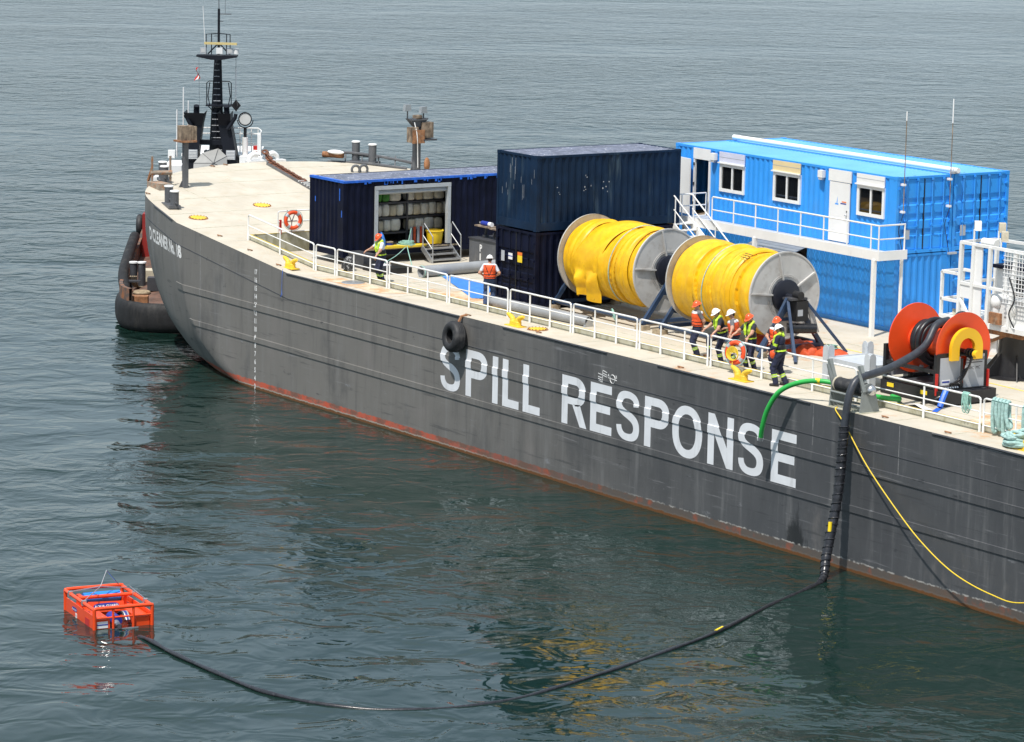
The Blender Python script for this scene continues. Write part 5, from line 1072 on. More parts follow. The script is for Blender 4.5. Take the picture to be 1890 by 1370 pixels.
# ------------------------------------------------------------------ lifebuoys
def lifebuoy(lab, c, ax):
    t_ = thing('lifebuoy', lab, 'lifebuoy', c); MB().torus((0,0,0),ax,.30,.075,40,12).build('ring','lifering',t_)
    a = unit(ax)
    for k in range(4): MB().torus((0,0,0),ax,.30,.079,6,12,40+90*k,62+90*k).build('reflective_band','panel_grey',t_)
    pts = []; u = unit(V3((0,0,1))-a*a[2]); w_ = np.cross(a,u)
    for i in range(40): q = 2*math.pi*i/40; rr = .385+.02*abs(math.sin(2*q)); pts.append(rr*(math.cos(q)*u+math.sin(q)*w_)+a*.02)
    MB().tube(pts,.012,5,closed=True).build('grab_line','rope_teal',t_); return t_
l1 = lifebuoy('orange lifebuoy on the rail bracket forward of the workshop container',(CX+.14,3.12,sheer(CX)+.68),(1,-.15,0))
l2 = lifebuoy('orange lifebuoy with a yellow line hung on the rail among the workers',(4.2,1.08,ZD+.66),(.35,-1,.1))
for k in range(6): MB().torus((.0+.01*k,-.13+.006*k,-.02-.015*k),(.35+.06*k,-1,.1),.21-.018*k,.014,28,5).build('line_turn','rope_yellow',l2)
MB().tube(smooth_path([(0,-.12,-.25),(.05,-.14,-.42),(.1,-.1,-.64)],4),.012,5).build('line_tail','rope_yellow',l2)

# ------------------------------------------------------------------ tyre fender
ty = thing('tyre_fender','big black tyre hung over the side as a fender above the letter S','tyre',(-9.44,-.27,3.96)); ta = unit((-.06,-1,.10))
MB().lathe([(.23,-.17),(.26,-.21),(.35,-.235),(.45,-.215),(.505,-.16),(.525,-.08),(.53,0),(.525,.08),(.505,.16),(.45,.215),(.35,.235),(.26,.21),(.23,.17),(.25,.08),(.25,-.08),(.23,-.17)],(0,0,0),ta,48).build('carcass','rubber',ty)
for d in (-.1,-.035,.035,.1): MB().torus(V3(ta)*d,ta,.523,.010,48,5).build('tread_rib','rubber',ty)
MB().tube([(.05,.08,.40),(.08,.22,.68),(.10,.42,.72)],.05,6).build('hanging_chain','rusty',ty)

# ------------------------------------------------------------------ anchor chain
ch = thing('anchor_chain','rusty stud chain lying in its trough on the foredeck','chain',(0,0,0))
lk = MB(); st = [(.17*math.copysign(1,math.cos(q))*(1 if abs(math.cos(q))>.0 else 0)*.5+.09*math.cos(q), .10*math.sin(q), 0) for q in np.linspace(0,2*math.pi,20,endpoint=False)]
lk.tube(st,.042,8,closed=True); lk0 = lk.build('link','rust_chain',ch)
for k in range(21):
    o = lk0 if k == 0 else lk0.copy()
    if k: COL.objects.link(o); o.parent = ch
    p = deck_pt(.035+.031*k); sag = .30*math.exp(-k/2.2)
    o.location = (p[0],p[1]+.02*math.sin(k),sheer(p[0])+.13+sag); o.rotation_euler = (R(90*(k%2)+15), R(6+(8 if k < 4 else 0)), math.atan2(-1.05,6.8))

# ------------------------------------------------------------------ skimmer
skx = thing('oil_skimmer','orange tubular framed skimmer floating in the foreground water','skimmer',(5.76,-21.07,0),R(-8.5))
LX_, LY_ = 1.22, .80; zt = .56
def tubeframe(pts, r_=.05, nm='frame_tube', mt='orange', closed=False): return MB().tube(pts,r_,10,closed=closed).build(nm,mt,skx)
def ub(x):      # end hoop over the short side
    return smooth_path([(x,-LY_,-.15),(x,-LY_,.30),(x,-LY_,zt-.06),(x,-LY_+.06,zt),(x,0,zt),(x,LY_-.06,zt),(x,LY_,zt-.06),(x,LY_,.30),(x,LY_,-.15)],3)
tubeframe(ub(-LX_)); tubeframe(ub(LX_))
for y in (-LY_,LY_): tubeframe([(-LX_,y,zt-.03),(LX_,y,zt-.03)])
tubeframe([(-.25,-LY_,zt-.03),(-.25,LY_,zt-.03)]); 
for y in (-.28,.28): tubeframe([(LX_,y,zt-.02),(LX_,y,-.15)],.035)
tubeframe([(LX_,-LY_,.30),(LX_,LY_,.30)],.025)
for y in (-LY_,LY_): MB().bx(-LX_+.06,LX_-.12,y-.015,y+.015,-.2,.36).build('side_panel','orange',skx,smooth=0); MB().bx(-LX_+.06,LX_-.06,y-.05,y+.05,-.06,-.01).build('rub_ledge','orange',skx,smooth=0)
for y0,y1 in ((-LY_+.06,-.36),(.36,LY_-.06)): MB().bx(-LX_+.3,LX_-.03,y0,y1,-.2,.26).build('float_tank','orange',skx,smooth=0)
MB().bx(-.95,-.2,-.5,.5,.0,.30).build('hopper','orange',skx,smooth=0); hp = MB().prism([(0,0),(1.0,0),(1.0,.26),(0,.30)],(-.14,-.5,.12),(0,1,0),(-.3,0,1),.03).build('hopper_front','orange',skx,smooth=0)
lgm = MB(); n = 24; lgm.prism([(.36*math.copysign(abs(math.cos(q))**.5,math.cos(q)),.085*math.copysign(abs(math.sin(q))**.8,math.sin(q))) for q in np.linspace(0,2*math.pi,n,endpoint=False)],(-.165,0,.27),(0,1,0),(-.3,0,1),.004); lgo = lgm.build('logo_plate','print_blue',hp,smooth=0)
tx = MB(); text_on(tx,'AQUA-GUARD',(-.150,0,.235),(0,1,0),(-.3,0,1),.105,.004,.95,'CENTER',.006); tx.build('lettering','print_white',lgo,smooth=0)
MB().cyl((-.62,-.5,.42),(-.62,.52,.42),.15,n=20).build('brush_drum','brush_blue',skx)
MB().bx(-.85,-.3,-.62,-.52,.2,.5).build('drum_bracket','orange',skx,smooth=0); MB().bx(-.85,-.3,.54,.62,.2,.5).build('drum_bracket','orange',skx,smooth=0)
lgm = MB(); lgm.prism([(.2*math.copysign(abs(math.cos(q))**.5,math.cos(q)),.055*math.copysign(abs(math.sin(q))**.8,math.sin(q))) for q in np.linspace(0,2*math.pi,n,endpoint=False)],(-.4,-LY_-.018,.2),(1,0,0),(0,0,1),.004); lgm.build('logo_plate','print_blue',skx,smooth=0)
tx = MB(); text_on(tx,'AQUA-GUARD',(-.4,-LY_-.016,.175),(1,0,0),(0,0,1),.06,.002,.9,'CENTER',.008); tx.build('lettering','print_white',skx,smooth=0)
MB().bx(-.32,-.18,-LY_-.022,-LY_-.017,.0,.12).build('flag_plate','print_white',skx,smooth=0); MB().bx(-.27,-.23,-LY_-.026,-LY_-.023,.03,.09).build('flag_mark','print_red',skx,smooth=0)
MB().bx(.5,.85,-LY_-.022,-LY_-.017,-.02,.2).build('red_plate','print_red',skx,smooth=0)
MB().bx(LX_-.028,LX_-.022,-LY_+.08,-.42,.02,.2).build('info_plate','print_white',skx,smooth=0); MB().bx(LX_-.02,LX_-.016,-LY_+.08,-.42,.1,.13).build('info_band','print_blue',skx,smooth=0)
pm = MB(); pm.cyl((.35,-.05,.1),(.85,-.05,.1),.15,n=16); pm.build('pump_motor','print_blue',skx); MB().cyl((.85,-.08,.05),(1.15,-.1,.0),.09,n=14).build('outlet','alu',skx); MB().cyl((1.15,-.1,.0),(1.4,-.15,-.05),.075,n=12).build('outlet_hose','black',skx)
for k in range(4): MB().tube(smooth_path([(.5,.05+.04*k,.18),(.7,.12+.05*k,.3),(.95,.15+.04*k,.12)],4),.022,6).build('hydraulic_hose',('black_gloss','alu','print_blue','alu')[k],skx)
MB().bar((1.3,-.3,-.02),(1.42,.35,.03),.035,.035).build('tow_bar','silver',skx); MB().bx(1.25,1.5,-.2,.25,-.06,-.02).build('front_plate','orange',skx,smooth=0)
apex = (-.55,-.02,.92)
for q in ((-.45,-LY_,zt),(.45,-LY_,zt),(-.45,LY_,zt),(.45,LY_,zt)): pass
for a_,b_ in (((-.8,-LY_,zt+.03),(-.35,-.1,zt+.22)),((.35,-LY_,zt+.03),(-.35,-.1,zt+.22)),((-.35,-.1,zt+.22),(-.45,.1,zt+.62)),((-.45,.1,zt+.62),(-.8,LY_*.7,zt+.12)),((-.35,-.1,zt+.22),(-.6,LY_,zt+.05)),((.7,LY_,zt+.03),(-.6,LY_,zt+.1))): MB().cyl(a_,b_,.014,n=6).build('lifting_sling','silver',skx)
for a_ in ((-.8,-LY_,zt-.03),(.35,-LY_,zt-.03),(.7,LY_,zt-.03),(-.2,LY_,zt-.03)): MB().bx(a_[0]-.05,a_[0]+.05,a_[1]-.06,a_[1]+.06,zt-.09,zt+.045).build('sling_clamp','alu',skx,smooth=0)

# ------------------------------------------------------------------ crane at the right edge
cn = thing('deck_crane','white caged crane cab with floodlights on a black pedestal','crane',(8.6,8.5,ZD))
MB().lathe([(.95,0),(.95,.04),(.62,.06),(.56,.5),(.52,1.35),(.62,1.5)],n=20).build('pedestal','black',cn)
for k in range(6): q = R(60*k+20); MB().prism([(.5,.03),(1.15,.03),(.55,.75)],(0,0,0),(math.cos(q),math.sin(q),0),(0,0,1),.03).build('gusset','black',cn,smooth=0)
MB().bx(-.55,-.2,-.62,-.55,.75,1.15).build('notice','print_white',cn,smooth=0)
MB().bx(-2.6,1.6,-.9,.9,1.50,1.66).build('turntable_platform','white_rusty',cn,smooth=0)
MB().bx(-.9,.9,-.6,.6,1.3,1.5).build('slew_ring','rusty',cn,smooth=0)
MB().bx(-1.0,.9,.0,.9,1.66,3.25).build('cab','white_rusty',cn,smooth=0); MB().bx(-1.1,1.0,-.1,1.0,3.25,3.36).build('cab_roof','navy_box',cn,smooth=0)
MB().bx(-.35,.55,-.012,-.004,2.2,3.05).build('cab_window','pane',cn,smooth=0); MB().bx(-1.012,-1.004,.2,.75,2.2,3.05).build('cab_window','pane',cn,smooth=0)
for (x,y) in ((-1.75,-.85),(-1.15,-.88),(.55,-.88),(1.5,-.88),(-1.75,.6),(-.4,-.88)): MB().bar((x,y,1.6),(x+(.25 if x > 0 else .05),y,4.0),.11,.11).build('cage_post','white_rusty',cn)
for z_ in (4.0,2.75): 
    MB().bar((-1.75,-.85,z_),(1.8,-.88,z_),.09,.09).build('cage_rail','white_rusty',cn); MB().bar((-1.75,-.85,z_),(-1.75,.6,z_),.09,.09).build('cage_rail','white_rusty',cn)
MB().bar((-1.72,.6,4.0),(1.8,.9,4.0),.09,.09).build('cage_rail','white_rusty',cn)
for p,q in (((-2.55,-.85,1.6),(-2.55,-.85,3.0)),((-2.55,.0,1.6),(-2.55,.0,3.0)),((-2.55,-.85,3.0),(-2.55,0,3.0)),((-2.55,-.85,3.0),(-1.75,-.85,3.0)),((-2.55,-.85,2.15),(-1.75,-.85,2.15)),((-2.55,-.85,2.15),(-2.55,0,2.15)),((-2.55,0,3.0),(-1.75,0,3.0)),((-1.75,-.85,2.3),(-1.2,-.85,1.66))): MB().bar(p,q,.085,.085).build('guard_rail','white_rusty',cn)
MB().bx(-1.7,-1.15,-.87,-.83,2.3,2.75).build('side_plate','white',cn,smooth=0); MB().bx(-1.15,-.75,-.86,-.82,1.66,4.0).build('side_plate','white',cn,smooth=0)
g = MB()
for x in np.arange(.35,1.8,.13): g.bar((x,-.93,2.4),(x,-.93,3.95),.018)
for z_ in np.arange(2.4,3.98,.13): g.bar((.3,-.94,z_),(1.8,-.94,z_),.018)
g_ = g.build('wire_mesh','white',cn); g_['kind'] = 'stuff'
for i,(x,y,z_) in enumerate(((-1.55,-.5,4.5),(-.55,-.4,4.55),(-.1,-.7,4.35),(1.05,-.6,4.4))):
    s_ = MB().cyl((x,y,4.0),(x,y,z_-.1),.03,n=6).build('floodlight','white_rusty',cn); MB().prism([(-.17,-.13),(.17,-.13),(.13,.15),(-.13,.15)],(x,y,z_),(.8,-.6,0),(0,0,1),.2).build('lamp_head','bundle_tan' if i > 0 else 'white_rusty',s_)
MB().bx(-.7,1.7,-.72,-.1,1.66,2.5).build('machinery_housing','white_rusty',cn,smooth=0); MB().tube(smooth_path([(.9,-.95,1.7),(.7,-1.0,2.1),(.9,-.98,2.6),(.6,-.95,3.2)],5),.025,6).build('hydraulic_hose','black',cn); MB().bx(-.2,.3,-1.0,-.9,1.7,2.05).build('valve_block','rusty',cn,smooth=0); MB().cyl((-1.0,-.6,4.08),(-.4,-.6,4.08),.13,n=12).build('winch_drum','white_rusty',cn)
for (x,z_) in ((-.15,2.35),(.55,2.2)): MB().sph((x,-.75,z_),(.2,.16,.24)).build('cylinder_head','white_rusty',cn); MB().cyl((x,-.75,1.66),(x,-.75,z_),.11,n=10).build('ram','white_rusty',cn)
MB().prism([(0,0),(.28,0),(.28,1.9),(0,1.9)],(-1.55,-1.25,.15),(.85,.3,0),(-.35,.3,1),.06).build('support_leg','coaming',cn,smooth=0); MB().bar((-.9,-.9,.85),(.2,-.4,1.4),.1).build('boom_stay','rusty',cn)
MB().tube([(-.6,1.3,.12),(-1.9,1.0,.12)],.05,8).build('yellow_pipe','yellow_paint',cn)


# ------------------------------------------------------------------ tug at the bow, seen from its stern; local x to the right of the view, y away, z up
tg = thing('tugboat','tug with black mast, twin black funnels and fendered stern behind the barge bow','tugboat',(-36.41,4.48,0),math.atan2(.83,.558))
HB = 4.1; ol = smooth_path([(0,-.55,0),(-2.2,-.35,0),(-3.4,.45,0),(-3.95,1.8,0),(-4.1,4,0),(-4.1,10,0),(-4.05,16,0),(-3.4,20,0),(-2,23,0),(0,24.5,0)],6)
ol = [(p[0]*.81,p[1]) for p in ol]; loop = ol + [(-x,y) for x,y in reversed(ol[:-1])]
hb = MB(); G = []
def dz(y): return 1.15 + max(0,(y-4))*.10 + max(0,y-7)*.06
for z_, k in ((-.6,.9),(0.0,.97),(.5,1.0),(1.0,1.0)): G.append([(x*k,y,z_ if z_ < 1 else dz(y)) for x,y in loop])
hb.grid(G); hb.build('hull','tug_bulwark',tg,smooth=60)
dkm = MB(); dkm.add([(x*.97,y+(.12 if y<2 else 0),dz(y)-.25) for x,y in loop],[tuple(range(len(loop)))]); dkm.build('deck','tug_deck',tg,smooth=0)
bw_ = MB(); G = [[(x*k,y+(d if y<3 else 0),dz(y)+h) for x,y in loop if y > .2] for k,d,h in ((1.0,0,-.05),(1.0,0,.55),(.955,.1,.55),(.95,.1,-.2))]
bw_.grid([[(x,y,z) for x,y,z in r_ ] for r_ in G]); bw_.build('bulwark','tug_bulwark',tg,smooth=60)
fd = MB(); seg = [p for p in loop if p[1] < 3.2]; half = len(seg)//2
for lo_ in (0,):
    aft = [p for p in reversed([q for q in ol if q[1] < 3.4])] + [(-x,y) for x,y in [q for q in ol if q[1] < 3.4][1:]]
    G = []
    for x,y in aft:
        n_ = unit((x*.35, y-3.2, 0)); row = []
        for k in range(15): q = R(-95+190*k/14); row.append((x+n_[0]*.26*math.cos(q)-n_[0]*.05, y+n_[1]*.26*math.cos(q)-n_[1]*.05, .60+.60*math.copysign(abs(math.sin(q))**.7,math.sin(q))+.015*math.sin(x*23)))
        G.append(row)
    fd.grid(G)
fd.build('stern_fender','fender_black',tg,smooth=70)
for i,(x,y,z_,ax) in enumerate(((-3.45,7.2,1.8,(1,.05,0)),(-3.45,9.0,2.15,(1,.05,0)),(-3.45,12.0,2.85,(1,0,0)))): MB().torus((x,y,z_),ax,.36,.15,24,10).build('tyre','rubber',tg)
MB().tube(smooth_path([(-3.0,2.2,1.3),(-3.3,4,1.75),(-3.38,6.5,2.2),(-3.35,9,2.75)],5),[.22]*16,10).build('rubber_strip','fender_black',tg)
MB().bx(-1.4,1.2,2.2,4.6,.9,1.25).build('hatch','tug_deck',tg,smooth=0); MB().bx(-2.6,-1.9,.5,1.0,1.0,1.35).build('deck_locker','rusty',tg,smooth=0); MB().torus((-2.4,3.0,1.15),(0,0,1),.3,.08,18,8).build('rope_coil','wood',tg); MB().bx(-2.2,-1.2,3.2,3.7,1.2,1.75).build('tow_gear','dark_grey',tg,smooth=0)
MB().bx(-3.0,-2.3,1.4,2.3,.95,1.1).build('deck_hatch','rusty',tg,smooth=0); MB().bx(-3.1,-2.5,1.55,2.15,1.1,1.14).build('hatch_shade','black',tg,smooth=0)  # black slab on the hatch top: shade of an opening put in as colour
for x in (-2.9,-2.55): MB().cyl((x,4.4,1.1),(x,4.4,2.2),.16,n=14).build('bitt','dark_grey',tg); MB().cyl((x,4.4,2.2),(x,4.4,2.26),.19,n=14).build('bitt_cap','cap_white',tg)
MB().bx(-2.6,-1.6,5.0,5.8,1.2,1.8).build('crate','bundle_tan',tg,smooth=0); MB().bx(-3.4,-2.5,3.2,3.45,1.55,1.62).build('bulwark_step','dark_grey',tg,smooth=0)
for k in range(4): MB().tube(smooth_path([(-2.95+.08*k,3.6,1.75),(-2.85+.06*k,3.9,1.3),(-2.6+.05*k,4.3,1.2)],4),.03,6).build('hawser','wood',tg)
# house
MB().bx(-3.05,3.0,9.2,17,1.4,3.7).build('deckhouse','tug_red',tg,smooth=0); MB().bx(-2.6,2.6,9.4,16.6,3.6,5.3).build('upper_house','white',tg,smooth=0)
MB().bx(-2.62,2.62,9.38,16.62,4.55,4.7).build('red_band','tug_red',tg,smooth=0); MB().bx(-1.6,1.6,12.9,16.4,5.2,5.9).build('wheelhouse','white',tg,smooth=0); MB().bx(-1.7,1.7,12.7,16.6,5.9,6.0).build('wheelhouse_roof','white',tg,smooth=0)
for x in (-1.7,-.6,.5): MB().bx(x,x+.9,12.88,12.89,5.4,5.8).build('window','pane',tg,smooth=0)
wg = MB(); wg.prism([(-2.2,5.45),(-1.35,5.45),(-1.35,5.85),(-1.95,5.85)],(0,10.3,0),(1,0,0),(0,0,1),-1.2); wg.build('wing_roof','white',tg,smooth=0); MB().bx(-2.0,-1.4,10.5,11.3,4.2,5.46).build('wing_house','white',tg,smooth=0); MB().bx(-1.95,-1.6,10.49,10.5,4.5,5.2).build('doorway','black',tg,smooth=0)  # the doorway is a black sheet on a solid wall, its inner shade painted
MB().bx(-1.3,2.1,10.2,12.4,5.3,5.42).build('boat_deck','white',tg,smooth=0)
MB().bx(-2.12,-1.82,11.0,11.25,5.98,6.32).build('light_box','white',tg,smooth=0); MB().bx(1.05,2.05,10.6,11.9,5.4,6.15).build('vent_house','white',tg,smooth=0)
MB().prism([(0,0),(.35,.12),(.35,.5),(0,.62)],(1.95,11.6,5.62),(1,0,0),(0,0,1),.6).build('wing_plate','white',tg,smooth=0)
MB().cyl((1.15+.6,11.4,6.15),(1.75,11.4,6.55),.16,n=12).build('liferaft','red',tg); MB().torus((1.75,11.4,6.35),(0,0,1),.165,.03,14,6).build('liferaft_band','cap_white',tg)
# canopy over the winch
cp = MB(); n = 8; ap = (.12,10.4,6.55); 
base = [(-.88,9.8,5.9),(-.55,10.3,6.30),(.12,10.7,6.48),(.52,10.3,6.18),(.6,9.8,5.62),(.05,9.3,5.35),(-.5,9.3,5.25),(-.88,9.5,5.35)]
ctr = (.02,9.5,5.95)
for i in range(n): cp.quad(base[i],base[(i+1)%n],ctr)
cp.build('winch_canopy','canopy_grey',tg,smooth=0)
for i in range(n): MB().cyl(ctr,base[i],.014,n=5).build('canopy_rib','dark_grey',tg)
MB().bx(-.85,.6,9.6,10.4,4.9,5.35).build('winch_house','canopy_grey',tg,smooth=0)
# funnels
for s in (-1,1):
    f_ = MB(); xb0, xb1, xt0, xt1 = (-1.34,-.86,-1.10,-.60) if s < 0 else (.52,1.06,.12,.66)
    vs = [(xb0,10.6,5.4),(xb1,10.6,5.4),(xb1,11.8,5.4),(xb0,11.8,5.4),(xt0,10.6,7.5),(xt1,10.6,7.5),(xt1,11.8,7.5),(xt0,11.8,7.5)]
    f_.add(vs,[(0,3,2,1),(4,5,6,7),(0,1,5,4),(1,2,6,5),(2,3,7,6),(3,0,4,7)]); fo = f_.build('funnel','funnel_black',tg,smooth=0)
    t0, t1 = (xt0-.28,xt1+.12) if s < 0 else (xt0-.02,xt1+.0)
    sh_ = MB(); sh_.quad((xt0,10.6,7.5),(xt1,10.6,7.5),(t1,10.3,8.05),(t0,10.3,8.05)); sh_.quad((t1,10.3,8.05),(xt1,10.6,7.5),(xt1,11.8,7.5),(t1,11.9,8.05)); sh_.quad((xt0,10.6,7.5),(t0,10.3,8.05),(t0,11.9,8.05),(xt0,11.8,7.5)); sh_.build('funnel_cowl','funnel_black',fo,smooth=0)
    xc = (xt0+xt1)/2+(-.05 if s < 0 else .05); MB().tube(smooth_path([(xc,11.2,7.3),(xc,11.2,8.0),(xc-.02*s,11.1,8.3)],5),.125,14).build('exhaust_pipe','funnel_black',fo)
    MB().tube([(xc+s*.1,10.5,7.35),(xc+s*.42,10.5,7.85),(xc+s*.45,10.5,8.02)] if s > 0 else [(xc-.1,10.5,7.35),(xc-.42,10.5,7.95)],.085,10).build('side_pipe','funnel_black',fo)
    lv_ = MB(); xm = (xb0+xb1)/2-.02*s+(.10 if s<0 else -.1); lv_.bx(xm-.2,xm+.2,10.52,10.56,6.0,6.42); lo = lv_.build('louvre','panel_grey',fo,smooth=0)
    for k in range(6): MB().bx(xm-.17,xm+.17,10.5,10.52,6.03+.065*k,6.055+.065*k).build('slat','white',lo,smooth=0)
MB().bx(-.75,.5,11.0,11.3,6.6,6.8).build('cross_beam','funnel_black',tg,smooth=0)
# mast with ladder and platforms
ms = MB(); ms.tube([(-.08,12.0,5.9),(-.03,12.0,10.4)],[.34,.16],4); mo = ms.build('mast','funnel_black',tg,smooth=0)
for k in range(15): zz_ = 6.3+.27*k; w_ = .26-.012*k; MB().cyl((-.06-w_,11.7+.01*k,zz_),(-.06+w_,11.7+.01*k,zz_),.018,n=5).build('rung','panel_grey',mo)
MB().prism([(-.9,.12),(.88,.12),(.88,.05),(.2,-.08),(-.25,-.08),(-.9,.05)],(0,11.7,10.4),(1,0,0),(0,0,1),-.7).build('top_platform','funnel_black',mo,smooth=0)
MB().cyl((0,12,10.4),(0,12,12.5),.055,n=8).build('topmast','funnel_black',mo); MB().cyl((0,12,12.5),(-.01,12,13.4),.018,n=5).build('whip','dark_grey',mo); MB().cyl((.28,12,12.25),(.28,12,13.3),.008,n=5).build('whip','dark_grey',mo)
MB().cyl((-.05,12,12.27),(.55,12,12.27),.02,n=6).build('yard','dark_grey',mo)
for z_,l_ in ((11.95,.2),(11.3,-.2),(10.95,-.18)): MB().cyl((0,12,z_),(l_,12,z_),.015,n=5).build('step','dark_grey',mo)
for s in (-1,1): MB().cyl((0,12,11.0),(s*.48,12,10.5),.03,n=6).build('stay','funnel_black',mo)
g = MB()
for p in ([(-.55,12,10.5),(-.55,12,11.38),(0,12,11.42),(.5,12,11.38),(.5,12,10.5)],[(-.3,11.8,10.5),(-.3,11.8,11.4)],[(.36,11.8,10.5),(.36,11.8,11.4)]): g.tube(p,.022,6)
g.build('platform_rail','funnel_black',mo)
MB().bx(-.08,.2,11.6,11.9,10.55,10.8).build('radar_base','white',mo,smooth=0); MB().box((.12,11.6,11.0),(1.45,.1,.1),rot=R(-6)).build('radar_scanner','radar_yellow',mo)
for x in (-.65,.52): 
    MB().bx(x-.13,x+.13,11.6,11.75,10.55,10.8).build('flood_lamp','panel_grey',mo,smooth=0); MB().bx(x-.09,x+.09,11.595,11.6,10.6,10.76).build('lamp_lens','lens',mo,smooth=0)
MB().cyl((.8,11.7,10.55),(.8,11.7,10.8),.12,n=12).build('lamp_drum','white',mo); MB().cyl((-.58,12,10.5),(-.7,12,12.6),.016,n=5).build('whip','print_white',mo)
g = MB()
for p in ([(-.5,11.8,8.3),(-.5,11.8,9.25),(-.4,11.8,9.33),(.5,11.8,9.33),(.58,11.8,9.25),(.58,11.8,8.3)],[(-.34,11.5,8.3),(-.42,11.5,8.7),(-.34,11.5,9.3)],[(.48,11.5,8.3),(.56,11.5,8.7),(.48,11.5,9.3)],[(-.5,11.8,8.3),(-.15,12,7.9)],[(.58,11.8,8.3),(.2,12,7.9)]): g.tube(p,.022,6)
g.build('platform_rail','funnel_black',mo); MB().bx(-.52,.6,11.5,12.2,8.24,8.3).build('lower_platform','funnel_black',mo,smooth=0)
fg = MB(); G = [[(-.86-.09*math.sin(3*u+5*v)-.12*u, 11.7+.1*u, 9.95-.5*v-.25*u*.5) for u in np.linspace(0,1,7)] for v in np.linspace(0,1,5)]; fg.grid(G); fgo = fg.build('flag','red',tg); G = [[(p[0]-.003,p[1]-.012,p[2]) for p in r_[2:5]] for r_ in G]; MB().grid(G).build('flag_white','print_white',fgo)
MB().cyl((-.84,11.7,10.4),(-.78,11.5,6.8),.006,n=4).build('halyard','dark_grey',mo)
for x,y,zb,zt_,mt in ((-1.45,11.0,6.4,9.1,'print_white'),(-1.25,11.2,6.6,8.5,'print_white'),(-1.75,11.2,6.0,8.1,'print_white'),(.78,11.8,8.6,9.95,'print_white')): MB().cyl((x,y,zb),(x,y,zt_),.03,n=6).build('aerial',mt,tg)
MB().cyl((.78,11.8,8.0),(.78,11.8,10.4),.008,n=4).build('halyard','dark_grey',tg)
dm = MB(); dm.prism([(0,-.26),(.22,0),(0,.26),(-.22,0)],(.82,11.5,8.3),(.9,.3,0),(0,0,1),.03); dm.prism([(0,-.26),(.22,0),(0,.26),(-.22,0)],(.82,11.5,8.3),(.3,-.9,0),(0,0,1),.03); dm.build('day_shape','black',tg,smooth=0)
# searchlight
sl_ = MB().lathe([(.0,.25),(.2,.2),(.28,.05),(.28,-.12)],(1.22,11.6,7.72),(.1,1,-.05),24).build('searchlight','black',tg); MB().lathe([(0,.0),(.26,.0)],(1.22,11.49,7.725),(.1,1,-.05),24).build('lamp_lens','lens',sl_); MB().torus((1.22,11.48,7.72),(.1,1,-.05),.28,.025,24,6).build('bezel','black_gloss',sl_)
MB().torus((1.22,11.6,7.66),(0,1,0),.34,.022,18,6,90,270).build('yoke','black',sl_); MB().cyl((1.22,11.6,6.9),(1.22,11.6,7.33),.07,n=10).build('lamp_post','black',sl_); MB().cyl((1.22,11.6,6.1),(1.22,11.6,6.9),.13,n=10).build('lamp_pedestal','white',sl_)
g = MB()
for hh in (7.25,7.0,6.55): g.tube([(-.7,12.2,hh-.02),(.9,12.2,hh),(1.75,12.2,hh),(1.92,11.8,hh-.06),(1.95,11.0,hh-.12)],.028,6)
for x,y in ((.95,12.2),(1.45,12.2),(1.75,12.2),(1.92,11.8),(1.95,11.0)): g.cyl((x,y,6.1),(x,y,7.2),.025,n=6)
g.build('boat_deck_rail','rail_white',tg); MB().bx(1.8,1.95,11.0,11.7,6.2,7.1).build('rail_dodger','white',tg,smooth=0)
g = MB()
for k in range(7): g.sph((-.5+.13*(k%4),11.6,6.1+.13*(k//4)),.1,8,6)
g.build('deck_gear','white_rusty',tg)

# ------------------------------------------------------------------ people: one continuous skin per body, grown from a distance field
def surface_nets(D, org, h):
    s = D < 0; nx, ny, nz = D.shape
    c = np.zeros((nx-1,ny-1,nz-1,3)); cnt = np.zeros((nx-1,ny-1,nz-1))
    for ax in range(3):
        sl0 = [slice(None)]*3; sl1 = [slice(None)]*3; sl0[ax] = slice(0,-1); sl1[ax] = slice(1,None)
        d0, d1 = D[tuple(sl0)], D[tuple(sl1)]; cr_ = (d0<0)!=(d1<0); t_ = np.where(cr_, d0/np.where(cr_, d0-d1, 1), 0)
        o1, o2 = [a for a in range(3) if a != ax]
        for i in (0,1):
            for j in (0,1):
                s_ = [slice(None)]*3; s_[o1] = slice(i, (nx,ny,nz)[o1]-1+i); s_[o2] = slice(j, (nx,ny,nz)[o2]-1+j); s_[ax] = slice(0,(nx,ny,nz)[ax]-1)
                m_ = cr_[tuple(s_)]; tt = t_[tuple(s_)]; cnt += m_
                c[...,ax] += np.where(m_, tt, 0); c[...,o1] += np.where(m_, i, 0); c[...,o2] += np.where(m_, j, 0)
    act = cnt > 0; idx = -np.ones(act.shape, int); idx[act] = np.arange(act.sum()); ii = np.argwhere(act)
    V = (ii + c[act]/cnt[act][:,None])*h + org; F = []
    for ax in range(3):
        o1, o2 = (ax+1)%3, (ax+2)%3; sl0 = [slice(None)]*3; sl1 = [slice(None)]*3; sl0[ax] = slice(0,-1); sl1[ax] = slice(1,None)
        a, b_ = s[tuple(sl0)], s[tuple(sl1)]; e = np.argwhere(a != b_)
        e = e[(e[:,o1]>0)&(e[:,o2]>0)&(e[:,o1]<act.shape[o1])&(e[:,o2]<act.shape[o2])&(e[:,ax]<act.shape[ax])]
        fl = a[tuple(e.T)]; q = []
        for d1,d2 in ((0,0),(1,0),(1,1),(0,1)):
            k = e.copy(); k[:,o1] -= d1; k[:,o2] -= d2; q.append(idx[tuple(k.T)])
        q = np.stack(q,1); q = np.where(fl[:,None], q, q[:,::-1]); F.append(q[(q>=0).all(1)])
    return V, np.concatenate(F)
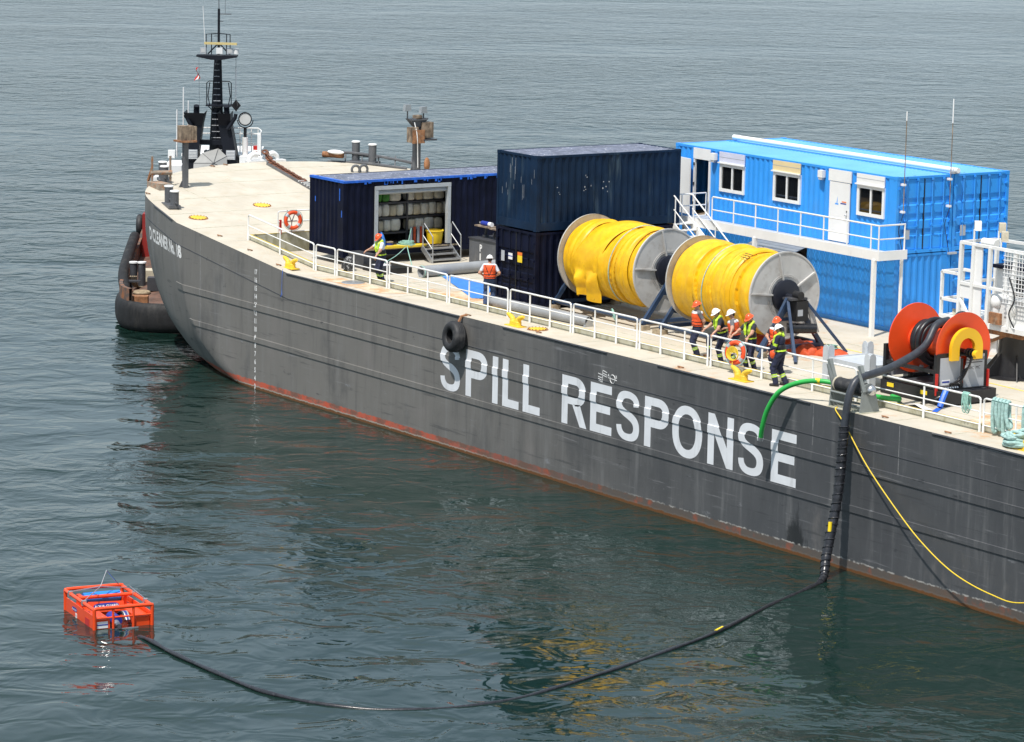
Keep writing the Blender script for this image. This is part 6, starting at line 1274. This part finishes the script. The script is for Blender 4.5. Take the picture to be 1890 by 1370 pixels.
def prim_d(p, P):
    if p[0] == 'c':
        a, b_, ra, rb = p[1:5]; ab = b_-a; t_ = np.clip(((P-a)@ab)/max(ab@ab,1e-9),0,1); return np.linalg.norm(P-a-t_[...,None]*ab,axis=-1)-(ra+(rb-ra)*t_), t_
    c_, r_, Rm = p[1:4]; q = (P-c_)@Rm; k0 = np.linalg.norm(q/r_,axis=-1); k1 = np.linalg.norm(q/(r_*r_),axis=-1)+1e-9; return k0*(k0-1)/k1, None
def grow(prims, h, k=.025, inflate=0., clip=None, fold=0.):
    lo = np.min([np.minimum(p[1],p[2])-max(p[3],p[4]) if p[0]=='c' else p[1]-np.max(p[2]) for p in prims],0)-.05-inflate
    hi = np.max([np.maximum(p[1],p[2])+max(p[3],p[4]) if p[0]=='c' else p[1]+np.max(p[2]) for p in prims],0)+.05+inflate
    n = np.ceil((hi-lo)/h).astype(int)+1; ax = [lo[i]+h*np.arange(n[i]) for i in range(3)]; D = np.full(tuple(n), 1.0)
    for p in prims:
        if p[0]=='c': a0 = np.minimum(p[1],p[2])-max(p[3],p[4]); a1 = np.maximum(p[1],p[2])+max(p[3],p[4])
        else: a0 = p[1]-np.max(p[2]); a1 = p[1]+np.max(p[2])
        i0 = np.clip(((a0-.08-inflate-lo)/h).astype(int),0,n-1); i1 = np.clip(((a1+.08+inflate-lo)/h).astype(int)+2,1,n); sl = tuple(slice(i0[i],i1[i]) for i in range(3))
        P = np.stack(np.meshgrid(*[ax[i][sl[i]] for i in range(3)],indexing='ij'),-1); d = prim_d(p,P)[0]; kk = p[6] if len(p) > 6 else k
        a = D[sl]; hh = np.clip(.5+.5*(a-d)/kk,0,1); D[sl] = a*(1-hh)+d*hh-kk*hh*(1-hh)
    D -= inflate
    if fold: 
        P = np.stack(np.meshgrid(*ax,indexing='ij'),-1); D += fold*(np.sin(P[...,2]*46+3*np.sin(P[...,0]*21)+2*np.sin(P[...,1]*17))*np.sin(P[...,0]*27+P[...,1]*23+1.3))*np.clip((1.36-P[...,2])*6,0,1)*np.clip((P[...,2]-.12)*8,0,1)
    if clip is not None:
        P = np.stack(np.meshgrid(*ax,indexing='ij'),-1); D = np.maximum(D, clip(P))
    return surface_nets(D, lo, h)
I3 = np.eye(3)
def person(label, pos, face, hands, top='navy_cloth', sleeve='long', pants='navy_cloth', boots='boot', helmet='helmet_white', vest=None, lean=0., side=0., head=(0.,0.), feet=None, scale=1., bands=True, armband=False, glasses=False, curl=.6, vest_col='vest_orange', seed=0):
    fx, fy = unit((face[0],face[1],0))[:2]; rz = math.atan2(-fx, fy)
    root = thing('person', label, 'person', pos, rz); cz, sz_ = math.cos(-rz), math.sin(-rz)
    def loc(w_): d = V3(w_)-V3(pos); return V3((cz*d[0]-sz_*d[1], sz_*d[0]+cz*d[1], d[2]))/scale
    th = R(lean); Rl = np.array([[1,0,0],[0,math.cos(th),math.sin(th)],[0,-math.sin(th),math.cos(th)]]); sd_ = R(side); Rs = np.array([[math.cos(sd_),0,math.sin(sd_)],[0,1,0],[-math.sin(sd_),0,math.cos(sd_)]]); Ru = Rs@Rl
    pv = V3((0,-.10*math.sin(th),.96))
    def up(q): return pv+Ru@(V3(q)-V3((0,0,.96)))
    pr = []
    def E(c_, r_, tg_, Rm=Ru, k=None): pr.append(['e',V3(c_),V3(r_),Rm,None,tg_]+([k] if k else []))
    def C(a, b_, ra, rb, tg_, k=None): pr.append(['c',V3(a),V3(b_),ra,rb,tg_]+([k] if k else []))
    E(up((0,-.01,.97)),(.178,.138,.14),'pants'); E(up((0,0,1.12)),(.168,.135,.17),'top'); E(up((0,.0,1.32)),(.195,.142,.19),'top'); C(up((-.165,0,1.43)),up((.165,0,1.43)),.068,.068,'top'); E(up((0,-.02,1.46)),(.1,.075,.06),'top')
    nk = len(pr)
    hy, hp = R(head[0]), R(head[1]); Rh = Ru@np.array([[math.cos(hy),-math.sin(hy),0],[math.sin(hy),math.cos(hy),0],[0,0,1]])@np.array([[1,0,0],[0,math.cos(hp),math.sin(hp)],[0,-math.sin(hp),math.cos(hp)]])
    hc = up((0,.02,1.64))
    def hd(q): return hc+Rh@V3(q)
    C(up((0,-.01,1.46)),hd((0,-.01,-.05)),.055,.052,'skin'); E(hd((0,-.005,.03)),(.076,.096,.11),'skin',Rh); E(hd((0,.03,-.055)),(.056,.066,.06),'skin',Rh,.02); C(hd((0,.09,.015)),hd((0,.108,-.018)),.009,.014,'skin',.012); E(hd((0,.085,-.062)),(.022,.012,.008),'lip',Rh,.006)
    for s in (-1,1): E(hd((s*.077,-.005,.0)),(.012,.026,.034),'skin',Rh,.008); E(hd((s*.031,.086,.02)),(.013,.008,.008),'eye',Rh,.005)
    E(hd((0,-.055,-.005)),(.074,.05,.075),'hair',Rh,.012)
    ft = feet or {}
    for s, nm in ((-1,'L'),(1,'R')):
        hip = up((s*.092,0,.93)) if False else pv+V3((s*.092,0,-.03)); an = V3(ft.get(nm,(s*.12,-.02+.05*s*((seed%3)-1),.09))); d = an-hip; Ld = np.linalg.norm(d); l1, l2 = .44,.45
        Ld2 = min(Ld,l1+l2-.004); u = d/Ld; a = (l1*l1-l2*l2+Ld2*Ld2)/(2*Ld2); hh = math.sqrt(max(l1*l1-a*a,0)); f_ = V3((s*.08,1,0)); f_ = unit(f_-u*(f_@u)); kn = hip+u*a+f_*hh
        C(hip,kn,.112,.090,'pants'); C(kn,an+V3((0,0,.02)),.090,.080,'shin'+nm); 
        C(an+V3((0,-.05,-.045)),an+V3((s*.02,.15,-.05)),.045,.042,'boot',.02); C(an+V3((0,0,.06)),an+V3((0,0,-.04)),.055,.055,'boot',.015)
    for s, nm in ((-1,'L'),(1,'R')):
        sh_ = up((s*.185,0,1.42)); tgt = hands[nm]; tgt = loc(tgt[1]) if tgt[0] == 'w' else (up(tgt[1]) if tgt[0] == 'u' else V3(tgt[1]))
        l1, l2 = .29,.26; d = tgt-sh_; Ld = np.linalg.norm(d); u = d/Ld; Ld2 = min(Ld, l1+l2-.005); wr = sh_+u*Ld2; a = (l1*l1-l2*l2+Ld2*Ld2)/(2*Ld2); hh = math.sqrt(max(l1*l1-a*a,0)); hint = hands.get(nm+'e',(s*.6,-.7,-.5)); f_ = V3(hint); f_ = unit(f_-u*(f_@u)); el = sh_+u*a+f_*hh
        C(sh_,el,.070,.058,'arm'); C(el,wr,.046 if sleeve=='long' else .042,.036 if sleeve=='long' else .028,'fore')
        fd_ = unit(wr-el); dn = V3((0,0,-1)); pal = unit(dn-fd_*(dn@fd_)) if abs(fd_[2]) < .95 else V3((0,1,0)); lat = np.cross(fd_,pal); Rm = np.stack([lat,pal,fd_],1)
        hand_d = unit(fd_*.8+pal*.35); pc = wr+hand_d*.05; E(pc,(.042,.020,.05),'skin',Rm,.015)
        for k_ in range(4):
            o_ = (k_-1.5)*.021; ln_ = (.066,.075,.07,.055)[k_]; b0 = pc+lat*o_+hand_d*.035; b1 = b0+unit(hand_d+pal*curl)*ln_*.55; b2 = b1+unit(hand_d*.3+pal*(.4+curl))*ln_*.5; C(b0,b1,.0105,.0105,'skin',.006); C(b1,b2,.0105,.009,'skin',.006)
        ls = -s if (lat@V3((1,0,0)))*1 > 0 else s
        t0 = wr+hand_d*.02+lat*ls*.03; t1 = t0+unit(lat*ls*.8+hand_d*.6)*.04; t2 = t1+unit(hand_d+pal*.5)*.03; C(t0,t1,.014,.012,'skin',.008); C(t1,t2,.012,.010,'skin',.008)
    V, F = grow(pr, .0125, fold=.007)
    # colour every face by its nearest limb
    fc = V[F].mean(1); best = np.full(len(fc),9.); tagi = np.zeros(len(fc),int); tt = np.zeros(len(fc))
    for i,p in enumerate(pr):
        d, t_ = prim_d(p,fc); d = d+(.012 if p[5] in ('top',) else 0); m_ = d < best; best = np.where(m_,d,best); tagi = np.where(m_,i,tagi); tt = np.where(m_, t_ if t_ is not None else 0, tt)
    mats = [top,pants,'skin',boots,'hair','hivis','lip_','panel_grey']; 
    mm = np.zeros(len(fc),int)
    for i,p in enumerate(pr):
        tg_ = p[5]; sel = tagi == i
        v = {'top':0,'pants':1,'skin':2,'boot':3,'hair':4,'eye':4,'lip':6}.get(tg_,0)
        if tg_.startswith('shin'): v = 1
        if tg_ == 'fore': v = 0 if sleeve == 'long' else 2
        mm[sel] = v
        if tg_.startswith('shin') and bands: mm[sel&(tt>.42)&(tt<.62)] = 5; mm[sel&(tt>.49)&(tt<.55)] = 7
        if tg_ == 'arm' and sleeve != 'long': mm[sel&(tt>.72)] = 2
        if tg_ == 'arm' and armband: mm[sel&(tt>.6)&(tt<.85)] = 5
    # a cap of hair or sleeve never creeps over: build the mesh
    me = bpy.data.meshes.new('body'); me.from_pydata((V*scale).tolist(),[],F.tolist())
    for q in mats: me.materials.append(M[q if q != 'lip_' else 'lip'])
    me.polygons.foreach_set('material_index', mm.tolist()); me.polygons.foreach_set('use_smooth',[True]*len(F)); me.update()
    bo = bpy.data.objects.new('body', me); COL.objects.link(bo); bo.parent = root
    # helmet
    hm = MB(); n = 24; rows = []
    for r_, z_ in ((.002,.158),(.035,.153),(.07,.135),(.1,.1),(.115,.06),(.118,.045)):
        rows.append([hd((r_*math.cos(2*math.pi*k_/n),-.005+r_*1.14*math.sin(2*math.pi*k_/n),z_+.03*0))*scale for k_ in range(n+1)])
    for r_, z_, e in ((.122,.043,1.0),(.135,.036,1.25),(.135,.030,1.25),(.118,.035,1.0)):
        rows.append([hd((r_*math.cos(2*math.pi*k_/n)*(1 if e == 1 else .98),-.005+r_*1.14*math.sin(2*math.pi*k_/n)*(e if math.sin(2*math.pi*k_/n) > 0 else 1.0),z_-(.012 if e > 1 and math.sin(2*math.pi*k_/n) > .3 else 0)))*scale for k_ in range(n+1)])
    hm.grid(rows); ho = hm.build('helmet', helmet, root, smooth=50)
    MB().tube([hd((0,-.12+.24*i/8,.163-.09*(abs(i-4)/4)**2))*scale for i in range(9)],.012*scale,6).build('helmet_ridge', helmet, ho)
    if glasses: MB().bar(hd((-.06,.098,.02))*scale,hd((.06,.098,.02))*scale,.03,.012).build('sunglasses','black_gloss',root)
    tor = [p for p in pr[:nk]]
    inv = Ru.T
    def ul(P): return (P-pv)@Ru+V3((0,0,.96))
    if vest == 'jacket':
        def clip(P): q = ul(P); return np.maximum(np.maximum(1.0-q[...,2], q[...,2]-1.46), np.abs(q[...,0])-.205)
        V, F = grow(tor, .014, inflate=.045, clip=clip, fold=.006); q = ul(V[F].mean(1)); mi = np.zeros(len(F),int)
        mi[(q[:,2]>1.40)] = 1; mi[(np.abs(q[:,2]-1.14)<.014)|(np.abs(q[:,2]-1.04)<.012)] = 2; mi[(np.abs(q[:,0])<.012)&(q[:,1]>0)] = 2; mi[(q[:,1]<0)&(np.abs(np.abs(q[:,0])-(q[:,2]-1.1)*.4)<.014)&(q[:,2]>1.1)] = 2
        mats = [vest_col,'print_white' if vest_col == 'vest_orange' and seed != 2 else vest_col,'black']
    elif vest == 'yoke':
        vp = []
        def C2(a, b_, ra, rb): vp.append(['c',up(a),up(b_),ra,rb,'v'])
        for s in (-1,1): C2((0,-.10,1.47),(s*.10,-.04,1.53),.04,.045); C2((s*.10,-.04,1.53),(s*.105,.10,1.44),.045,.048); C2((s*.105,.10,1.44),(s*.09,.145,1.28),.05,.052); C2((s*.09,.145,1.28),(s*.085,.14,1.16),.052,.05)
        V, F = grow(vp, .013); q = ul(V[F].mean(1)); mi = np.zeros(len(F),int); mi[np.abs(np.abs(q[:,0])-.10)<.008] = 1; mats = ['hivis','black']
        def clip(P): qq = ul(P); return np.maximum(1.0-qq[...,2], qq[...,2]-1.20)
        V2, F2 = grow(tor, .014, inflate=.028, clip=clip); q2 = ul(V2[F2].mean(1)); mi2 = np.ones(len(F2),int); mi2[(q2[:,2]<1.06)&(q2[:,2]>1.02)] = 0
        me = bpy.data.meshes.new('belt'); me.from_pydata((V2*scale).tolist(),[],F2.tolist()); [me.materials.append(M[x_]) for x_ in mats]; me.polygons.foreach_set('material_index',mi2.tolist()); me.polygons.foreach_set('use_smooth',[True]*len(F2)); o2 = bpy.data.objects.new('harness',me); COL.objects.link(o2); o2.parent = root
        MB().sph(up((.05,.165,1.1))*scale,(.03,.02,.03),8,6).build('buckle','silver',o2)
    if vest:
        me = bpy.data.meshes.new('life_jacket'); me.from_pydata((V*scale).tolist(),[],F.tolist()); [me.materials.append(M[x_]) for x_ in mats]; me.polygons.foreach_set('material_index',mi.tolist()); me.polygons.foreach_set('use_smooth',[True]*len(F)); me.update()
        o2 = bpy.data.objects.new('life_jacket',me); COL.objects.link(o2); o2.parent = root
    return root
paint('lip', (.36,.14,.10), .5, var=.05)
RZ = ZD+1.0; HR = ZD+1.02
def rw(x, y=1.27): return ('w',(x,y,HR))
person('worker in an orange helmet and lime vest at the rail near the workshop', (-17.35,1.72,ZD), (-.15,-1), dict(L=rw(-17.02),R=rw(-17.95),Re=(.5,-.2,-.8)), top='white_cloth', sleeve='short', helmet='helmet_orange', vest='yoke', lean=8, head=(0,32), seed=1)
person('man in a white helmet and plain orange vest seen from behind beside the tarpaulin', (-10.75,1.98,ZD), (-.78,.62), dict(L=('u',(-.17,.10,1.02)),R=('u',(.17,.10,1.02)),Le=(-1,-.6,.1),Re=(1,-.6,.1)), top='white_cloth', sleeve='short', pants='jeans', helmet='helmet_white', vest='jacket', head=(10,10), bands=False, seed=2)
person('worker in an orange helmet with arms behind his back, leftmost of the group', (1.12,1.92,ZD), (-.35,-.93), dict(L=('u',(-.05,-.17,.98)),R=('u',(.05,-.17,.98)),Le=(-1,-.5,0),Re=(1,-.5,0)), top='grey_cloth', sleeve='short', helmet='helmet_orange', vest='jacket', head=(10,22), seed=0)
person('worker in a white helmet and sunglasses leaning on the rail with both hands', (2.55,1.80,ZD), (-.35,-.93), dict(L=rw(2.78),R=rw(2.22)), top='char_cloth', sleeve='short', helmet='helmet_white', vest='yoke', lean=18, head=(5,12), glasses=True, feet=dict(R=(.16,.34,.30)), boots='boot_brown', seed=3)
person('worker in a white helmet and orange jacket standing sideways by the lifebuoy', (3.12,1.86,ZD), (-.70,-.70), dict(L=('w',(3.62,1.28,HR)),R=('u',(.18,.34,1.22)),Le=(-.3,-1,-.2)), top='grey_cloth', sleeve='short', helmet='helmet_white', vest='jacket', lean=10, head=(15,12), seed=4)
person('worker in an orange helmet and lime vest with a hand near the lifebuoy', (3.98,1.82,ZD), (.12,-1), dict(L=rw(4.42),R=('w',(3.62,1.27,HR))), top='char_cloth', sleeve='short', helmet='helmet_orange', vest='yoke', lean=6, head=(-10,26), seed=5)
person('worker in an orange helmet and orange jacket standing behind the outermost man', (4.88,2.12,ZD), (.35,-.94), dict(L=('u',(-.06,.27,1.13)),R=('u',(.10,.28,1.08)),Le=(-1,-.1,-.6),Re=(1,-.1,-.6)), top='char_cloth', sleeve='short', helmet='helmet_orange', vest='jacket', head=(0,14), glasses=True, seed=6)
p8 = person('worker in a white helmet and navy coveralls standing outside the rail', (6.56,.93,ZD), (-.86,-.5), dict(L=('u',(-.13,.30,1.06)),R=('w',(6.02,1.15,ZD+1.02))), top='navy_cloth', sleeve='long', helmet='helmet_white', vest='yoke', lean=4, head=(0,24), armband=True, scale=1.04, feet=dict(L=(-.13,.06,.09),R=(.14,-.14,.09)), seed=7)
rd = thing('orange_pouch','small orange pouch held on the rail by the man outside it','pouch',(5.95,1.12,ZD+.78)); MB().sph((0,0,.08),(.11,.07,.13),12,8).build('pouch','vest_orange',rd); MB().bar((0,0,.18),(0,0,.24),.03).build('strap','black',rd)
